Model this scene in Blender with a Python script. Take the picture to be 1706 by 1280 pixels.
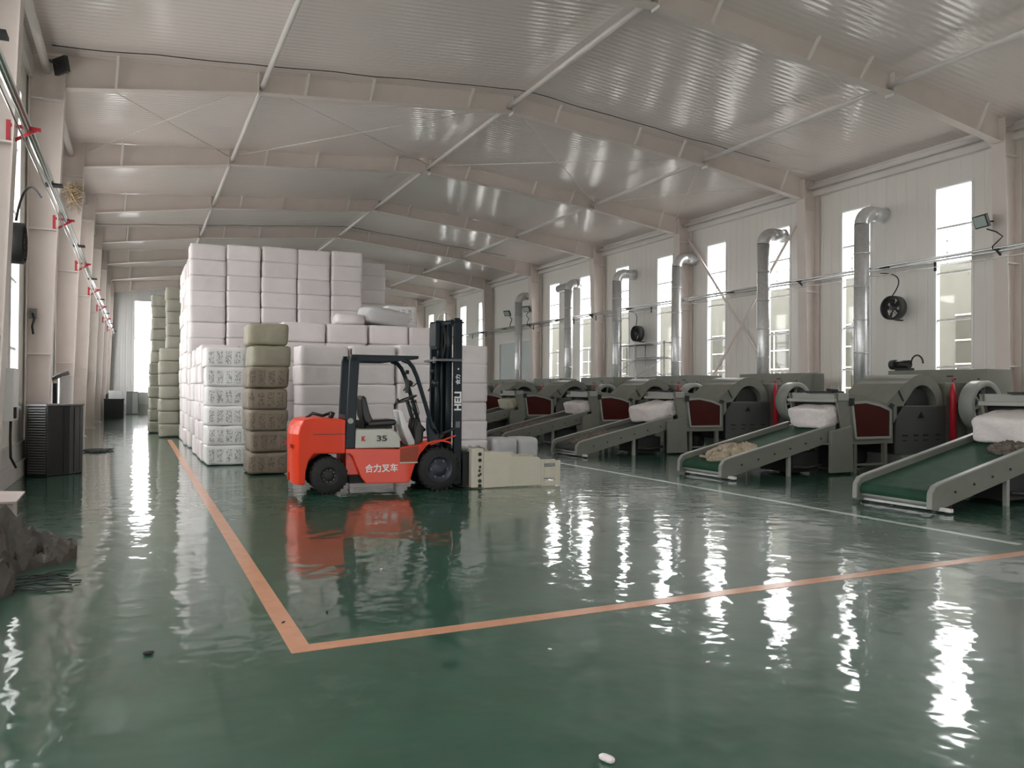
import bpy, bmesh, math, random
from mathutils import Vector, Matrix, noise
for o in list(bpy.data.objects): bpy.data.objects.remove(o)
S = bpy.context.scene
COL = S.collection
PI = math.pi
random.seed(7)

# ------------------------------------------------------------------ camera
F_PX, YAW, PITCH, ROLL = 1309.84, 0.4450, 0.0084, 0.0072
cy_, sy_, cp_, sp_, cr_, sr_ = math.cos(YAW), math.sin(YAW), math.cos(PITCH), math.sin(PITCH), math.cos(ROLL), math.sin(ROLL)
fw = Vector((sy_*cp_, cy_*cp_, sp_)); r0 = Vector((cy_, -sy_, 0)); u0 = r0.cross(fw)
rv = cr_*r0 + sr_*u0; uv = -sr_*r0 + cr_*u0
cam = bpy.data.cameras.new('camera'); camo = bpy.data.objects.new('camera', cam); COL.objects.link(camo)
M = Matrix.Identity(4)
for i in range(3): M[i][0] = rv[i]; M[i][1] = uv[i]; M[i][2] = -fw[i]
M[2][3] = 1.62
camo.matrix_world = M
cam.sensor_width = 36; cam.lens = 36*F_PX/1706; cam.clip_end = 300; cam.clip_start = .05
S.camera = camo

# ------------------------------------------------------------------ world, light, exposure
S.view_settings.view_transform = 'Standard'; S.view_settings.look = 'None'
S.view_settings.exposure = 3.06; S.view_settings.gamma = 1; S.view_settings.use_curve_mapping = False
w = bpy.data.worlds.new('overcast'); S.world = w; w.use_nodes = True
nt = w.node_tree; nt.nodes.clear()
out = nt.nodes.new('ShaderNodeOutputWorld'); bg = nt.nodes.new('ShaderNodeBackground')
bg.inputs[1].default_value = 1.0
tc = nt.nodes.new('ShaderNodeTexCoord'); sx = nt.nodes.new('ShaderNodeSeparateXYZ'); cr = nt.nodes.new('ShaderNodeValToRGB')
nt.links.new(tc.outputs['Generated'], sx.inputs[0]); nt.links.new(sx.outputs[2], cr.inputs[0])
cr.color_ramp.elements[0].position = 0.0; cr.color_ramp.elements[0].color = (1.15, 1.13, 1.12, 1)
cr.color_ramp.elements[1].position = .6; cr.color_ramp.elements[1].color = (1.25, 1.22, 1.22, 1)
nt.links.new(cr.outputs[0], bg.inputs[0]); nt.links.new(bg.outputs[0], out.inputs[0])
try:
    S.cycles.use_denoising = True
    S.cycles.max_bounces = 10; S.cycles.diffuse_bounces = 6; S.cycles.glossy_bounces = 5; S.cycles.transparent_max_bounces = 12
    S.cycles.sample_clamp_indirect = 6
except Exception: pass

# hall layout (metres): floor z=0, length along y
XL, XR = -1.95, 18.55          # inner faces of the long walls
RX = 8.29                      # ridge
EAVE, RIDGE = 8.03, 8.92
Y0, Y1 = -6.6, 53.9
FR = [17.53 + 6*(k-1) for k in range(-3, 8)]     # portal frames
WIN_Z = (1.27, 6.94)
def roof_z(x): return RIDGE - abs(x-RX)*(RIDGE-EAVE)/(RX-XL)
DOORBAY = 35.53
WINS = []
for k in range(len(FR)-1):
    for off in (1.02, 4.0):
        WINS.append((FR[k]+off, FR[k]+off+1.06))
def portal(x, y0, y1, z0, z1, sgn):
    l = bpy.data.lights.new('daylight_portal', 'AREA'); l.shape = 'RECTANGLE'; l.size = z1-z0; l.size_y = y1-y0
    l.cycles.is_portal = True
    o = bpy.data.objects.new('daylight_portal', l); COL.objects.link(o)
    o.location = (x, (y0+y1)/2, (z0+z1)/2); o.rotation_euler = (0, sgn*PI/2, 0)
WIN_L = [w_ for w_ in WINS]; WIN_R = [w_ for w_ in WINS if not (DOORBAY < w_[0] < DOORBAY+6)]
for a, b in WIN_L: portal(XL-.28, a, b, *WIN_Z, -1)
for a, b in WIN_R: portal(XR+.28, a, b, *WIN_Z, 1)
l = bpy.data.lights.new('daylight_portal', 'AREA'); l.shape = 'RECTANGLE'; l.size = 2.5; l.size_y = 3.0; l.cycles.is_portal = True
o = bpy.data.objects.new('daylight_portal', l); COL.objects.link(o); o.location = (5.75, Y0-.3, 1.5); o.rotation_euler = (PI/2, 0, 0)

# ------------------------------------------------------------------ materials
def srgb(r, g, b):
    f = lambda c: (c/255/12.92) if c/255 <= .04045 else ((c/255+.055)/1.055)**2.4
    return (f(r), f(g), f(b), 1)
class NT:
    def __init__(s, name):
        s.m = bpy.data.materials.new(name); s.m.use_nodes = True; s.t = s.m.node_tree; s.p = s.t.nodes['Principled BSDF']
    def n(s, k, **kw):
        x = s.t.nodes.new('ShaderNode'+k)
        for a, v in kw.items():
            if a.startswith('i_'):
                x.inputs[a[2:].replace('_', ' ')].default_value = v
            else: setattr(x, a, v)
        return x
    def l(s, a, b): s.t.links.new(a, b)
def mat(name, col, rough=.6, metal=0, var=.06, nscale=3, bump=0, bscale=20, spec=.5, stretch=None, coat=0):
    q = NT(name); p = q.p
    p.inputs['Roughness'].default_value = rough; p.inputs['Metallic'].default_value = metal
    p.inputs['Specular IOR Level'].default_value = spec; p.inputs['Coat Weight'].default_value = coat
    tc = q.n('TexCoord'); mp = q.n('Mapping'); q.l(tc.outputs['Object'], mp.inputs[0])
    if stretch: mp.inputs['Scale'].default_value = stretch
    no = q.n('TexNoise', i_Scale=nscale, i_Detail=4.0); q.l(mp.outputs[0], no.inputs['Vector'])
    mx = q.n('Mix', data_type='RGBA'); q.l(no.outputs['Fac'], mx.inputs['Factor'])
    c = Vector(col[:3])
    mx.inputs['A'].default_value = (*(c*(1-var*2)), 1); mx.inputs['B'].default_value = (*[min(1, v) for v in c*(1+var*2)], 1)
    q.l(mx.outputs['Result'], p.inputs['Base Color'])
    if bump:
        n2 = q.n('TexNoise', i_Scale=bscale, i_Detail=3.0); q.l(mp.outputs[0], n2.inputs['Vector'])
        b = q.n('Bump', i_Strength=bump, i_Distance=.02); q.l(n2.outputs['Fac'], b.inputs['Height']); q.l(b.outputs[0], p.inputs['Normal'])
    q.m.diffuse_color = col
    return q.m
def ribbed(name, col, rough, axis, scale, dist, spec=.5, narrow=True, strength=.6, patch=.03):
    q = NT(name); p = q.p
    tc = q.n('TexCoord'); wv = q.n('TexWave', wave_type='BANDS', bands_direction=axis, wave_profile='SIN', i_Scale=scale, i_Distortion=0.0)
    q.l(tc.outputs['Object'], wv.inputs['Vector'])
    src = wv.outputs['Fac']
    if narrow:
        rp = q.n('ValToRGB'); rp.color_ramp.elements[0].position = 0; rp.color_ramp.elements[1].position = .12
        q.l(src, rp.inputs[0]); src = rp.outputs[0]
    b = q.n('Bump', i_Strength=strength, i_Distance=dist); q.l(src, b.inputs['Height'])
    n3 = q.n('TexNoise', i_Scale=1.3, i_Detail=2.0); q.l(tc.outputs['Object'], n3.inputs['Vector'])
    b2 = q.n('Bump', i_Strength=.25, i_Distance=.03); q.l(n3.outputs['Fac'], b2.inputs['Height']); q.l(b.outputs[0], b2.inputs['Normal'])
    q.l(b2.outputs[0], p.inputs['Normal'])
    no = q.n('TexNoise', i_Scale=.5, i_Detail=4.0); q.l(tc.outputs['Object'], no.inputs['Vector'])
    mx = q.n('Mix', data_type='RGBA'); q.l(no.outputs['Fac'], mx.inputs['Factor'])
    c = Vector(col[:3]); mx.inputs['A'].default_value = (*(c*(1-patch)), 1); mx.inputs['B'].default_value = (*(c*(1+patch)), 1)
    q.l(mx.outputs['Result'], p.inputs['Base Color'])
    p.inputs['Roughness'].default_value = rough; p.inputs['Specular IOR Level'].default_value = spec
    return q.m
MT = {}
MT['ceil'] = ribbed('ceiling_panel', (.79, .715, .685, 1), .10, 'Y', 2.0, .010, narrow=False, strength=.36, spec=.6)
MT['wall'] = ribbed('wall_panel', (.77, .745, .70, 1), .5, 'Y', 1.0, .012)
MT['wallx'] = ribbed('gable_panel', (.70, .69, .68, 1), .5, 'X', 1.0, .012)
MT['kerb'] = mat('painted_kerb', (.55, .54, .52, 1), .6, var=.06)
MT['steel'] = mat('beige_painted_steel', (.70, .625, .58, 1), .45, var=.04, nscale=2)
MT['tube'] = mat('pale_painted_tube', (.72, .69, .66, 1), .4, var=.03)
MT['white'] = mat('white_frame', (.80, .80, .80, 1), .4, var=.03)
MT['black'] = mat('black_plastic', (.012, .012, .013, 1), .4, var=.1)
MT['rubber'] = mat('tyre_rubber', (.018, .018, .018, 1), .75, var=.15, nscale=20, bump=.3, bscale=60)
MT['galv'] = mat('galvanised_duct', (.72, .73, .74, 1), .33, .7, var=.10, nscale=12, bump=.12, bscale=5)
MT['chrome'] = mat('bright_conduit', (.72, .74, .74, 1), .25, 1, var=.05)
MT['red'] = mat('red_paint', (.55, .02, .04, 1), .4)
MT['orange'] = mat('orange_paint', (.78, .050, .012, 1), .35, var=.03, coat=.15, spec=.3)
MT['navy'] = mat('dark_blue_paint', (.010, .018, .024, 1), .38, var=.06, spec=.25)
MT['hood'] = mat('grey_white_paint', (.55, .55, .49, 1), .4, var=.03)
MT['cream'] = mat('cream_paint', (.60, .56, .46, 1), .45, var=.04, nscale=6)
MT['creamd'] = mat('lettering_white', (.85, .85, .85, 1), .5, var=.01)
MT['machine'] = mat('machine_grey_paint', (.185, .188, .160, 1), .42, var=.08, nscale=4)
MT['machlight'] = mat('machine_trim_paint', (.32, .33, .30, 1), .4, var=.06)
MT['machdark'] = mat('machine_dark', (.022, .022, .022, 1), .6, var=.2)
MT['redglass'] = mat('dark_red_panel', (.065, .012, .010, 1), .25, var=.15, nscale=2)
MT['belt'] = mat('green_belt', (.022, .070, .042, 1), .65, spec=.25, var=.2, nscale=5)
MT['beltd'] = mat('dark_dusty_belt', (.05, .055, .048, 1), .75, var=.4, nscale=18, bump=.6, bscale=30)
MT['cotton'] = mat('white_cotton', (.80, .745, .73, 1), .95, var=.04, nscale=9, bump=.9, bscale=30, spec=.1)
MT['cottonc'] = mat('cream_cotton', (.62, .60, .48, 1), .95, var=.05, nscale=9, bump=.8, bscale=30, spec=.1)
MT['rag'] = mat('beige_rag', (.42, .36, .27, 1), .9, var=.25, nscale=9, bump=.5, bscale=20, spec=.1)
MT['lint'] = mat('grey_lint', (.16, .14, .12, 1), .95, var=.4, nscale=14, bump=.8, bscale=30, spec=.1)
MT['tarp'] = mat('brown_sheeting', (.085, .074, .062, 1), .5, var=.35, nscale=5, bump=.6, bscale=9)
MT['board'] = mat('pale_board', (.60, .52, .49, 1), .8, var=.08)
MT['straw'] = mat('dry_straw', (.42, .32, .2, 1), .9, var=.25, nscale=20)
MT['darkgrey'] = mat('dark_grey_metal', (.024, .026, .025, 1), .45, var=.15, nscale=6)
MT['midgrey'] = mat('mid_grey_metal', (.16, .16, .165, 1), .5, var=.05)
MT['greytarp'] = mat('grey_film', (.40, .39, .39, 1), .5, var=.1, nscale=5, bump=.4, bscale=9)
MT['linewhite'] = mat('white_floor_paint', (.50, .55, .50, 1), .25, var=.1, nscale=8)
MT['lineorange'] = mat('orange_floor_paint', (.62, .31, .19, 1), .22, var=.08, nscale=8)
MT['concrete'] = mat('concrete', (.62, .61, .59, 1), .9, var=.08)
MT['bldg'] = mat('neighbour_render', (.11, .11, .092, 1), .9, var=.06)
MT['bglass'] = mat('neighbour_glass', (.045, .045, .034, 1), .3, var=.1)
MT['lens'] = mat('lamp_glass', (.45, .52, .50, 1), .15, var=.02)
MT['doorw'] = mat('pale_door_sheet', (.62, .66, .66, 1), .4, var=.04, nscale=1.2)
MT['inkred'] = mat('red_ink', (.6, .03, .05, 1), .5)
MT['inkdark'] = mat('dark_ink', (.05, .05, .05, 1), .5)
MT['rim'] = mat('dark_wheel_rim', (.025, .030, .045, 1), .45, var=.1)

def floor_mat():
    q = NT('green_epoxy_floor'); p = q.p
    tc = q.n('TexCoord')
    n1 = q.n('TexNoise', i_Scale=.45, i_Detail=6.0, i_Roughness=.6); q.l(tc.outputs['Object'], n1.inputs['Vector'])
    n2 = q.n('TexNoise', i_Scale=3.5, i_Detail=5.0); q.l(tc.outputs['Object'], n2.inputs['Vector'])
    mx = q.n('Mix', data_type='RGBA'); r = q.n('ValToRGB')
    r.color_ramp.elements[0].position = .32; r.color_ramp.elements[1].position = .72
    q.l(n1.outputs['Fac'], r.inputs[0]); q.l(r.outputs[0], mx.inputs['Factor'])
    mx.inputs['A'].default_value = (.020, .102, .058, 1); mx.inputs['B'].default_value = (.052, .150, .104, 1)
    m2 = q.n('Mix', data_type='RGBA', blend_type='MULTIPLY'); m2.inputs['Factor'].default_value = .5
    q.l(mx.outputs['Result'], m2.inputs['A']); q.l(n2.outputs['Fac'], m2.inputs['B']); 
    # worn dusty scuffs
    n4 = q.n('TexNoise', i_Scale=.9, i_Detail=8.0, i_Roughness=.7); mp = q.n('Mapping'); mp.inputs['Location'].default_value = (7, 3, 0)
    q.l(tc.outputs['Object'], mp.inputs[0]); q.l(mp.outputs[0], n4.inputs['Vector'])
    r4 = q.n('ValToRGB'); r4.color_ramp.elements[0].position = .60; r4.color_ramp.elements[1].position = .80; r4.color_ramp.elements[1].color = (.4, .4, .4, 1)
    q.l(n4.outputs['Fac'], r4.inputs[0])
    m3 = q.n('Mix', data_type='RGBA'); q.l(r4.outputs[0], m3.inputs['Factor']); q.l(m2.outputs['Result'], m3.inputs['A']); m3.inputs['B'].default_value = (.20, .30, .25, 1)
    q.l(m3.outputs['Result'], p.inputs['Base Color'])
    rr = q.n('MapRange'); rr.inputs['To Min'].default_value = .26; rr.inputs['To Max'].default_value = .40; p.inputs['Coat Weight'].default_value = 1; p.inputs['Coat Roughness'].default_value = .045; p.inputs['Coat IOR'].default_value = 1.45
    q.l(n2.outputs['Fac'], rr.inputs[0]); q.l(rr.outputs[0], p.inputs['Roughness'])
    p.inputs['IOR'].default_value = 1.5; p.inputs['Specular IOR Level'].default_value = .22
    n3 = q.n('TexNoise', i_Scale=3.0, i_Detail=2.0); q.l(tc.outputs['Object'], n3.inputs['Vector'])
    b = q.n('Bump', i_Strength=.42, i_Distance=.02); q.l(n3.outputs['Fac'], b.inputs['Height']); q.l(b.outputs[0], p.inputs['Normal']); q.l(b.outputs[0], p.inputs['Coat Normal'])
    return q.m
MT['floor'] = floor_mat()
def glass_mat():
    q = NT('window_glass'); t = q.t; t.nodes.remove(q.p)
    o_ = [n for n in t.nodes if n.type == 'OUTPUT_MATERIAL'][0]
    tr = q.n('BsdfTransparent'); tr.inputs[0].default_value = (.93, .95, .95, 1); gl = q.n('BsdfGlossy'); gl.inputs['Roughness'].default_value = .03
    ge = q.n('NewGeometry'); dt = q.n('VectorMath', operation='DOT_PRODUCT'); q.l(ge.outputs['Incoming'], dt.inputs[0]); q.l(ge.outputs['Normal'], dt.inputs[1])
    ab = q.n('Math', operation='ABSOLUTE'); q.l(dt.outputs['Value'], ab.inputs[0]); om = q.n('Math', operation='SUBTRACT'); om.inputs[0].default_value = 1; q.l(ab.outputs[0], om.inputs[1])
    pw = q.n('Math', operation='POWER'); pw.inputs[1].default_value = 5; q.l(om.outputs[0], pw.inputs[0]); fr = q.n('MapRange'); fr.inputs['To Min'].default_value = .06; fr.inputs['To Max'].default_value = .9
    q.l(pw.outputs[0], fr.inputs[0]); mx = q.n('MixShader')
    q.l(fr.outputs[0], mx.inputs[0]); q.l(tr.outputs[0], mx.inputs[1]); q.l(gl.outputs[0], mx.inputs[2]); q.l(mx.outputs[0], o_.inputs[0])
    return q.m
MT['glass'] = glass_mat()
def bale_mat(name, col, ink=None, inkamt=.5, var=.07, bump=.35, rough=.55):
    """wrapped bale; INK prints rows of small blotchy characters on the broad faces"""
    q = NT(name); p = q.p
    tc = q.n('TexCoord'); oi = q.n('ObjectInfo')
    ad = q.n('VectorMath', operation='ADD'); q.l(tc.outputs['Object'], ad.inputs[0])
    cm = q.n('CombineXYZ'); mm = q.n('Math', operation='MULTIPLY'); mm.inputs[1].default_value = 37.0
    q.l(oi.outputs['Random'], mm.inputs[0]); q.l(mm.outputs[0], cm.inputs[0]); q.l(mm.outputs[0], cm.inputs[1]); q.l(cm.outputs[0], ad.inputs[1])
    no = q.n('TexNoise', i_Scale=2.2, i_Detail=5.0); q.l(ad.outputs[0], no.inputs['Vector'])
    mx = q.n('Mix', data_type='RGBA'); q.l(no.outputs['Fac'], mx.inputs['Factor'])
    c = Vector(col[:3]); mx.inputs['A'].default_value = (*(c*(1-var)), 1); mx.inputs['B'].default_value = (*[min(1, v) for v in c*(1+var)], 1)
    hs = q.n('HueSaturation'); mr = q.n('MapRange'); mr.inputs['To Min'].default_value = .93; mr.inputs['To Max'].default_value = 1.07
    q.l(oi.outputs['Random'], mr.inputs[0]); q.l(mr.outputs[0], hs.inputs['Value']); q.l(mx.outputs['Result'], hs.inputs['Color'])
    last = hs.outputs[0]
    if ink:
        mp = q.n('Mapping'); mp.inputs['Scale'].default_value = (36, 36, 22); q.l(ad.outputs[0], mp.inputs[0])
        vo = q.n('TexVoronoi', distance='MANHATTAN', feature='DISTANCE_TO_EDGE', i_Scale=1.6) if False else q.n('TexNoise', i_Scale=1.3, i_Detail=2.0)
        q.l(mp.outputs[0], vo.inputs['Vector'])
        r1 = q.n('ValToRGB'); r1.color_ramp.elements[0].position = .50; r1.color_ramp.elements[1].position = .54; q.l(vo.outputs['Fac'], r1.inputs[0])
        # printed columns
        sx = q.n('SeparateXYZ'); q.l(tc.outputs['Object'], sx.inputs[0])
        sn = q.n('Math', operation='SINE'); m1 = q.n('Math', operation='MULTIPLY'); m1.inputs[1].default_value = 36.0
        q.l(sx.outputs[0], m1.inputs[0]); q.l(m1.outputs[0], sn.inputs[0])
        gt = q.n('Math', operation='GREATER_THAN'); gt.inputs[1].default_value = -.55; q.l(sn.outputs[0], gt.inputs[0])
        ab = q.n('Math', operation='ABSOLUTE'); q.l(sx.outputs[0], ab.inputs[0]); lt = q.n('Math', operation='LESS_THAN'); lt.inputs[1].default_value = .35; q.l(ab.outputs[0], lt.inputs[0])
        zc = q.n('Math', operation='SUBTRACT'); zc.inputs[1].default_value = .21; q.l(sx.outputs[2], zc.inputs[0]); za = q.n('Math', operation='ABSOLUTE'); q.l(zc.outputs[0], za.inputs[0])
        zl = q.n('Math', operation='LESS_THAN'); zl.inputs[1].default_value = .13; q.l(za.outputs[0], zl.inputs[0])
        k = r1.outputs[0]
        for g in (gt, lt, zl):
            mu = q.n('Math', operation='MULTIPLY'); q.l(k, mu.inputs[0]); q.l(g.outputs[0], mu.inputs[1]); k = mu.outputs[0]
        mu = q.n('Math', operation='MULTIPLY'); mu.inputs[1].default_value = inkamt; q.l(k, mu.inputs[0])
        mi = q.n('Mix', data_type='RGBA'); q.l(mu.outputs[0], mi.inputs['Factor']); q.l(last, mi.inputs['A']); mi.inputs['B'].default_value = ink
        last = mi.outputs['Result']
    q.l(last, p.inputs['Base Color']); p.inputs['Roughness'].default_value = rough; p.inputs['Specular IOR Level'].default_value = .3
    n2 = q.n('TexNoise', i_Scale=5.5, i_Detail=5.0, i_Distortion=.6); q.l(ad.outputs[0], n2.inputs['Vector'])
    b = q.n('Bump', i_Strength=bump, i_Distance=.03); q.l(n2.outputs['Fac'], b.inputs['Height']); q.l(b.outputs[0], p.inputs['Normal'])
    return q.m
MT['b_white'] = bale_mat('white_bale_wrap', (.80, .75, .75, 1), bump=.22)
MT['b_print'] = bale_mat('printed_white_bale_wrap', (.80, .79, .78, 1), (.10, .11, .12, 1), .6, bump=.6)
MT['b_brown'] = bale_mat('brown_bale_wrap', (.24, .20, .155, 1), (.07, .055, .045, 1), .6, var=.14, bump=.6)
MT['b_olive'] = bale_mat('khaki_bale_wrap', (.33, .31, .235, 1), var=.06, bump=.25)
MT['b_green'] = bale_mat('pale_olive_bale_wrap', (.34, .335, .275, 1), var=.06, bump=.25)
MT['b_grey'] = bale_mat('grey_white_bale_wrap', (.56, .56, .57, 1), var=.06, bump=.3)

# ------------------------------------------------------------------ mesh helpers
class MB:
    def __init__(s): s.v = []; s.f = []; s.smooth = []
    def add(s, vs, fs, sm=False):
        n = len(s.v); s.v += [tuple(x) for x in vs]; s.f += [tuple(i+n for i in f) for f in fs]; s.smooth += [sm]*len(fs); return s
    def box(s, x0, x1, y0, y1, z0, z1):
        return s.add([(x, y, z) for z in (z0, z1) for y in (y0, y1) for x in (x0, x1)],
                     [(0, 2, 3, 1), (4, 5, 7, 6), (0, 1, 5, 4), (2, 6, 7, 3), (0, 4, 6, 2), (1, 3, 7, 5)])
    def prism(s, prof, a0, a1, axis='y', sm=False):
        """closed profile of (u,v): axis y -> (x,z); axis x -> (y,z); axis z -> (x,y)"""
        A = sum(prof[i][0]*prof[(i+1) % len(prof)][1]-prof[(i+1) % len(prof)][0]*prof[i][1] for i in range(len(prof)))
        if A < 0: prof = prof[::-1]
        P = {'y': lambda u, v, a: (u, a, v), 'x': lambda u, v, a: (a, u, v), 'z': lambda u, v, a: (u, v, a)}[axis]
        n = len(prof); vs = [P(u, v, a0) for u, v in prof] + [P(u, v, a1) for u, v in prof]
        fs = [tuple(range(n)), tuple(range(2*n-1, n-1, -1))] + [(i+n, (i+1) % n+n, (i+1) % n, i) for i in range(n)]
        if axis != 'y': fs = [f[::-1] for f in fs]
        return s.add(vs, fs, sm)
    def tube(s, path, r, seg=10, caps=True, closed=False):
        path = [Vector(p) for p in path]; n = len(path); vs = []; rr = r if isinstance(r, (list, tuple)) else [r]*n
        up = None
        for i, p in enumerate(path):
            if closed: t = (path[(i+1) % n]-path[i-1])
            else: t = (path[min(i+1, n-1)]-path[max(i-1, 0)])
            t.normalize()
            if up is None: up = Vector((0, 0, 1)) if abs(t.z) < .9 else Vector((1, 0, 0))
            a = (up - t*up.dot(t)); a.normalize(); b = t.cross(a); up = a
            for k in range(seg):
                an = 2*PI*k/seg; vs.append(p + a*math.cos(an)*rr[i] + b*math.sin(an)*rr[i])
        fs = []
        for i in range(n if closed else n-1):
            j = (i+1) % n
            for k in range(seg): fs.append((i*seg+k, i*seg+(k+1) % seg, j*seg+(k+1) % seg, j*seg+k))
        s.add(vs, fs, True)
        if caps and not closed:
            base = len(s.v)-len(vs)
            s.f += [tuple(base+k for k in range(seg))[::-1], tuple(base+(n-1)*seg+k for k in range(seg))]; s.smooth += [False, False]
        return s
    def lathe(s, prof, c, axis='y', seg=32):
        """prof list of (r, a) along axis"""
        vs = []; n = len(prof); c = Vector(c)
        for r, a in prof:
            for k in range(seg):
                an = 2*PI*k/seg; u, v = r*math.cos(an), r*math.sin(an)
                vs.append(c + Vector({'y': (u, a, v), 'x': (a, u, v), 'z': (u, v, a)}[axis]))
        fs = [(i*seg+k, i*seg+(k+1) % seg, (i+1)*seg+(k+1) % seg, (i+1)*seg+k) for i in range(n-1) for k in range(seg)]
        s.add(vs, fs, True)
        return s
    def bar(s, a, b, w, h=None, up=(0, 0, 1)):
        a = Vector(a); b = Vector(b); h = h or w; t = (b-a).normalized(); up = Vector(up)
        if abs(t.dot(up)) > .95: up = Vector((1, 0, 0))
        u = t.cross(up).normalized(); v = u.cross(t)
        vs = [p + u*i*w/2 + v*j*h/2 for p in (a, b) for i, j in ((-1, -1), (1, -1), (1, 1), (-1, 1))]
        return s.add(vs, [(0, 3, 2, 1), (4, 5, 6, 7), (0, 1, 5, 4), (1, 2, 6, 5), (2, 3, 7, 6), (3, 0, 4, 7)])
    def disc(s, c, r, axis='y', t=.01, seg=24):
        d = {'y': (0, t/2, 0), 'x': (t/2, 0, 0), 'z': (0, 0, t/2)}[axis]; c = Vector(c); d = Vector(d)
        return s.tube([c-d, c+d], r, seg)
    def mesh(s, name, m):
        me = bpy.data.meshes.new(name); me.from_pydata(s.v, [], s.f)
        me.polygons.foreach_set('use_smooth', s.smooth); 
        bm = bmesh.new(); bm.from_mesh(me); bmesh.ops.recalc_face_normals(bm, faces=bm.faces); bm.to_mesh(me); bm.free()
        me.update()
        if m: me.materials.append(MT[m] if isinstance(m, str) else m)
        return me
    def obj(s, name, m, parent=None, bevel=0, loc=None, rot=None):
        o = bpy.data.objects.new(name, s.mesh(name, m)); COL.objects.link(o)
        if parent: o.parent = parent
        if loc: o.location = loc
        if rot: o.rotation_euler = rot
        if bevel:
            b = o.modifiers.new('b', 'BEVEL'); b.width = bevel; b.segments = 2; b.limit_method = 'ANGLE'; b.angle_limit = math.radians(40)
        return o
def tag(o, label, cat, group=None, kind=None):
    o['label'] = label; o['category'] = cat
    if group: o['group'] = group
    if kind: o['kind'] = kind
    return o
def struct(o): o['kind'] = 'structure'; return o
def thing(name, label, cat, loc=(0, 0, 0), rz=0, group=None):
    o = bpy.data.objects.new(name, None); COL.objects.link(o); o.location = loc; o.rotation_euler = (0, 0, rz); o.empty_display_size = .1
    return tag(o, label, cat, group)
def dup(o, parent=None, **kw):
    c = o.copy(); COL.objects.link(c); c.parent = parent
    for ch in list(o.children): dup(ch, c)
    for k, v in kw.items():
        if k == 'loc': c.location = v
        elif k == 'rz': c.rotation_euler = (0, 0, v)
        else: c[k] = v
    return c
def text(body, size, m, parent, loc, rot, ext=.004, name='lettering', sx=1, bold=.0):
    cu = bpy.data.curves.new('t', 'FONT'); cu.body = body; cu.size = size; cu.extrude = ext; cu.align_x = 'CENTER'; cu.align_y = 'CENTER'; cu.offset = bold
    to = bpy.data.objects.new('t', cu); COL.objects.link(to); bpy.context.view_layer.update()
    dg = bpy.context.evaluated_depsgraph_get(); me = bpy.data.meshes.new_from_object(to.evaluated_get(dg)); bpy.data.objects.remove(to)
    me.materials.clear(); me.materials.append(MT[m])
    o = bpy.data.objects.new(name, me); COL.objects.link(o); o.parent = parent; o.location = loc; o.rotation_euler = rot; o.scale = (sx, 1, 1)
    return o
ORD = ['', 'first', 'second', 'third', 'fourth', 'fifth', 'sixth', 'seventh', 'eighth', 'ninth', 'tenth', 'eleventh', 'twelfth', 'thirteenth', 'fourteenth']

# ------------------------------------------------------------------ the hall shell
struct(MB().box(XL-.2, XR+.2, Y0-.2, Y1+.2, -.12, 0).obj('floor', 'floor'))
MBx = MB()
for x0, x1 in ((XL-.2, RX), (RX, XR+.2)):
    MBx.prism([(x0, roof_z(x0)), (x1, roof_z(x1)), (x1, roof_z(x1)+.12), (x0, roof_z(x0)+.12)], Y0-.2, Y1+.2)
struct(MBx.obj('ceiling', 'ceil'))
def long_wall(name, x0, x1, wins, door=None):
    b = MB(); top = EAVE+.05
    spans = sorted([(a, c, WIN_Z[0], WIN_Z[1]) for a, c in wins] + ([(door[0], door[1], 0, door[2])] if door else []))
    y = Y0
    for a, c, z0, z1 in spans:
        b.box(x0, x1, y, a, 0, top)
        if z0 > 0: b.box(x0, x1, a, c, 0, z0)
        b.box(x0, x1, a, c, z1, top); y = c
    b.box(x0, x1, y, Y1, 0, top)
    return struct(b.obj(name, 'wall'))
DOOR = (36.23, 40.57, 4.35)
long_wall('wall_left', XL-.15, XL, WIN_L)
long_wall('wall_right', XR, XR+.15, WIN_R, DOOR)
# far gable with one tall window
FW = (-.22, .86, 1.30, 7.05)
b = MB()
b.box(XL-.15, FW[0], Y1, Y1+.15, 0, 7.9); b.box(FW[0], FW[1], Y1, Y1+.15, 0, FW[2]); b.box(FW[0], FW[1], Y1, Y1+.15, FW[3], 7.9)
b.box(FW[1], XR+.15, Y1, Y1+.15, 0, 7.9); b.prism([(XL-.15, 7.9), (XR+.15, 7.9), (XR+.15, EAVE), (RX, RIDGE+.05), (XL-.15, EAVE)], Y1, Y1+.15)
struct(b.obj('wall_far', 'wallx'))
b = MB()   # gable behind the camera, with an opening added to let frontal light onto the bales
b.box(XL-.15, 4.5, Y0-.15, Y0, 0, 7.9); b.box(7.0, XR+.15, Y0-.15, Y0, 0, 7.9); b.box(4.5, 7.0, Y0-.15, Y0, 3, 7.9)
b.prism([(XL-.15, 7.9), (XR+.15, 7.9), (XR+.15, EAVE), (RX, RIDGE+.05), (XL-.15, EAVE)], Y0-.15, Y0)
struct(b.obj('wall_back', 'wallx'))
struct(MB().box(XL, XL+.10, Y0, Y1, 0, .30).box(XL, XL+.05, Y0, Y1, .30, .62).obj('baseboard_left', 'kerb', bevel=.008))
struct(MB().box(XR-.05, XR, Y0, DOOR[0], 0, .62).box(XR-.05, XR, DOOR[1], Y1, 0, .62).obj('baseboard_right', 'kerb'))
struct(MB().box(XL+.1, XR-.05, Y1-.05, Y1, 0, .62).obj('baseboard_far', 'kerb'))
struct(MB().box(XR-.16, XR, Y0, Y1, 7.55, 7.72).box(XR-.10, XR, Y0, Y1, 7.72, 7.95).obj('trim_1', 'tube', bevel=.01))
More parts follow.
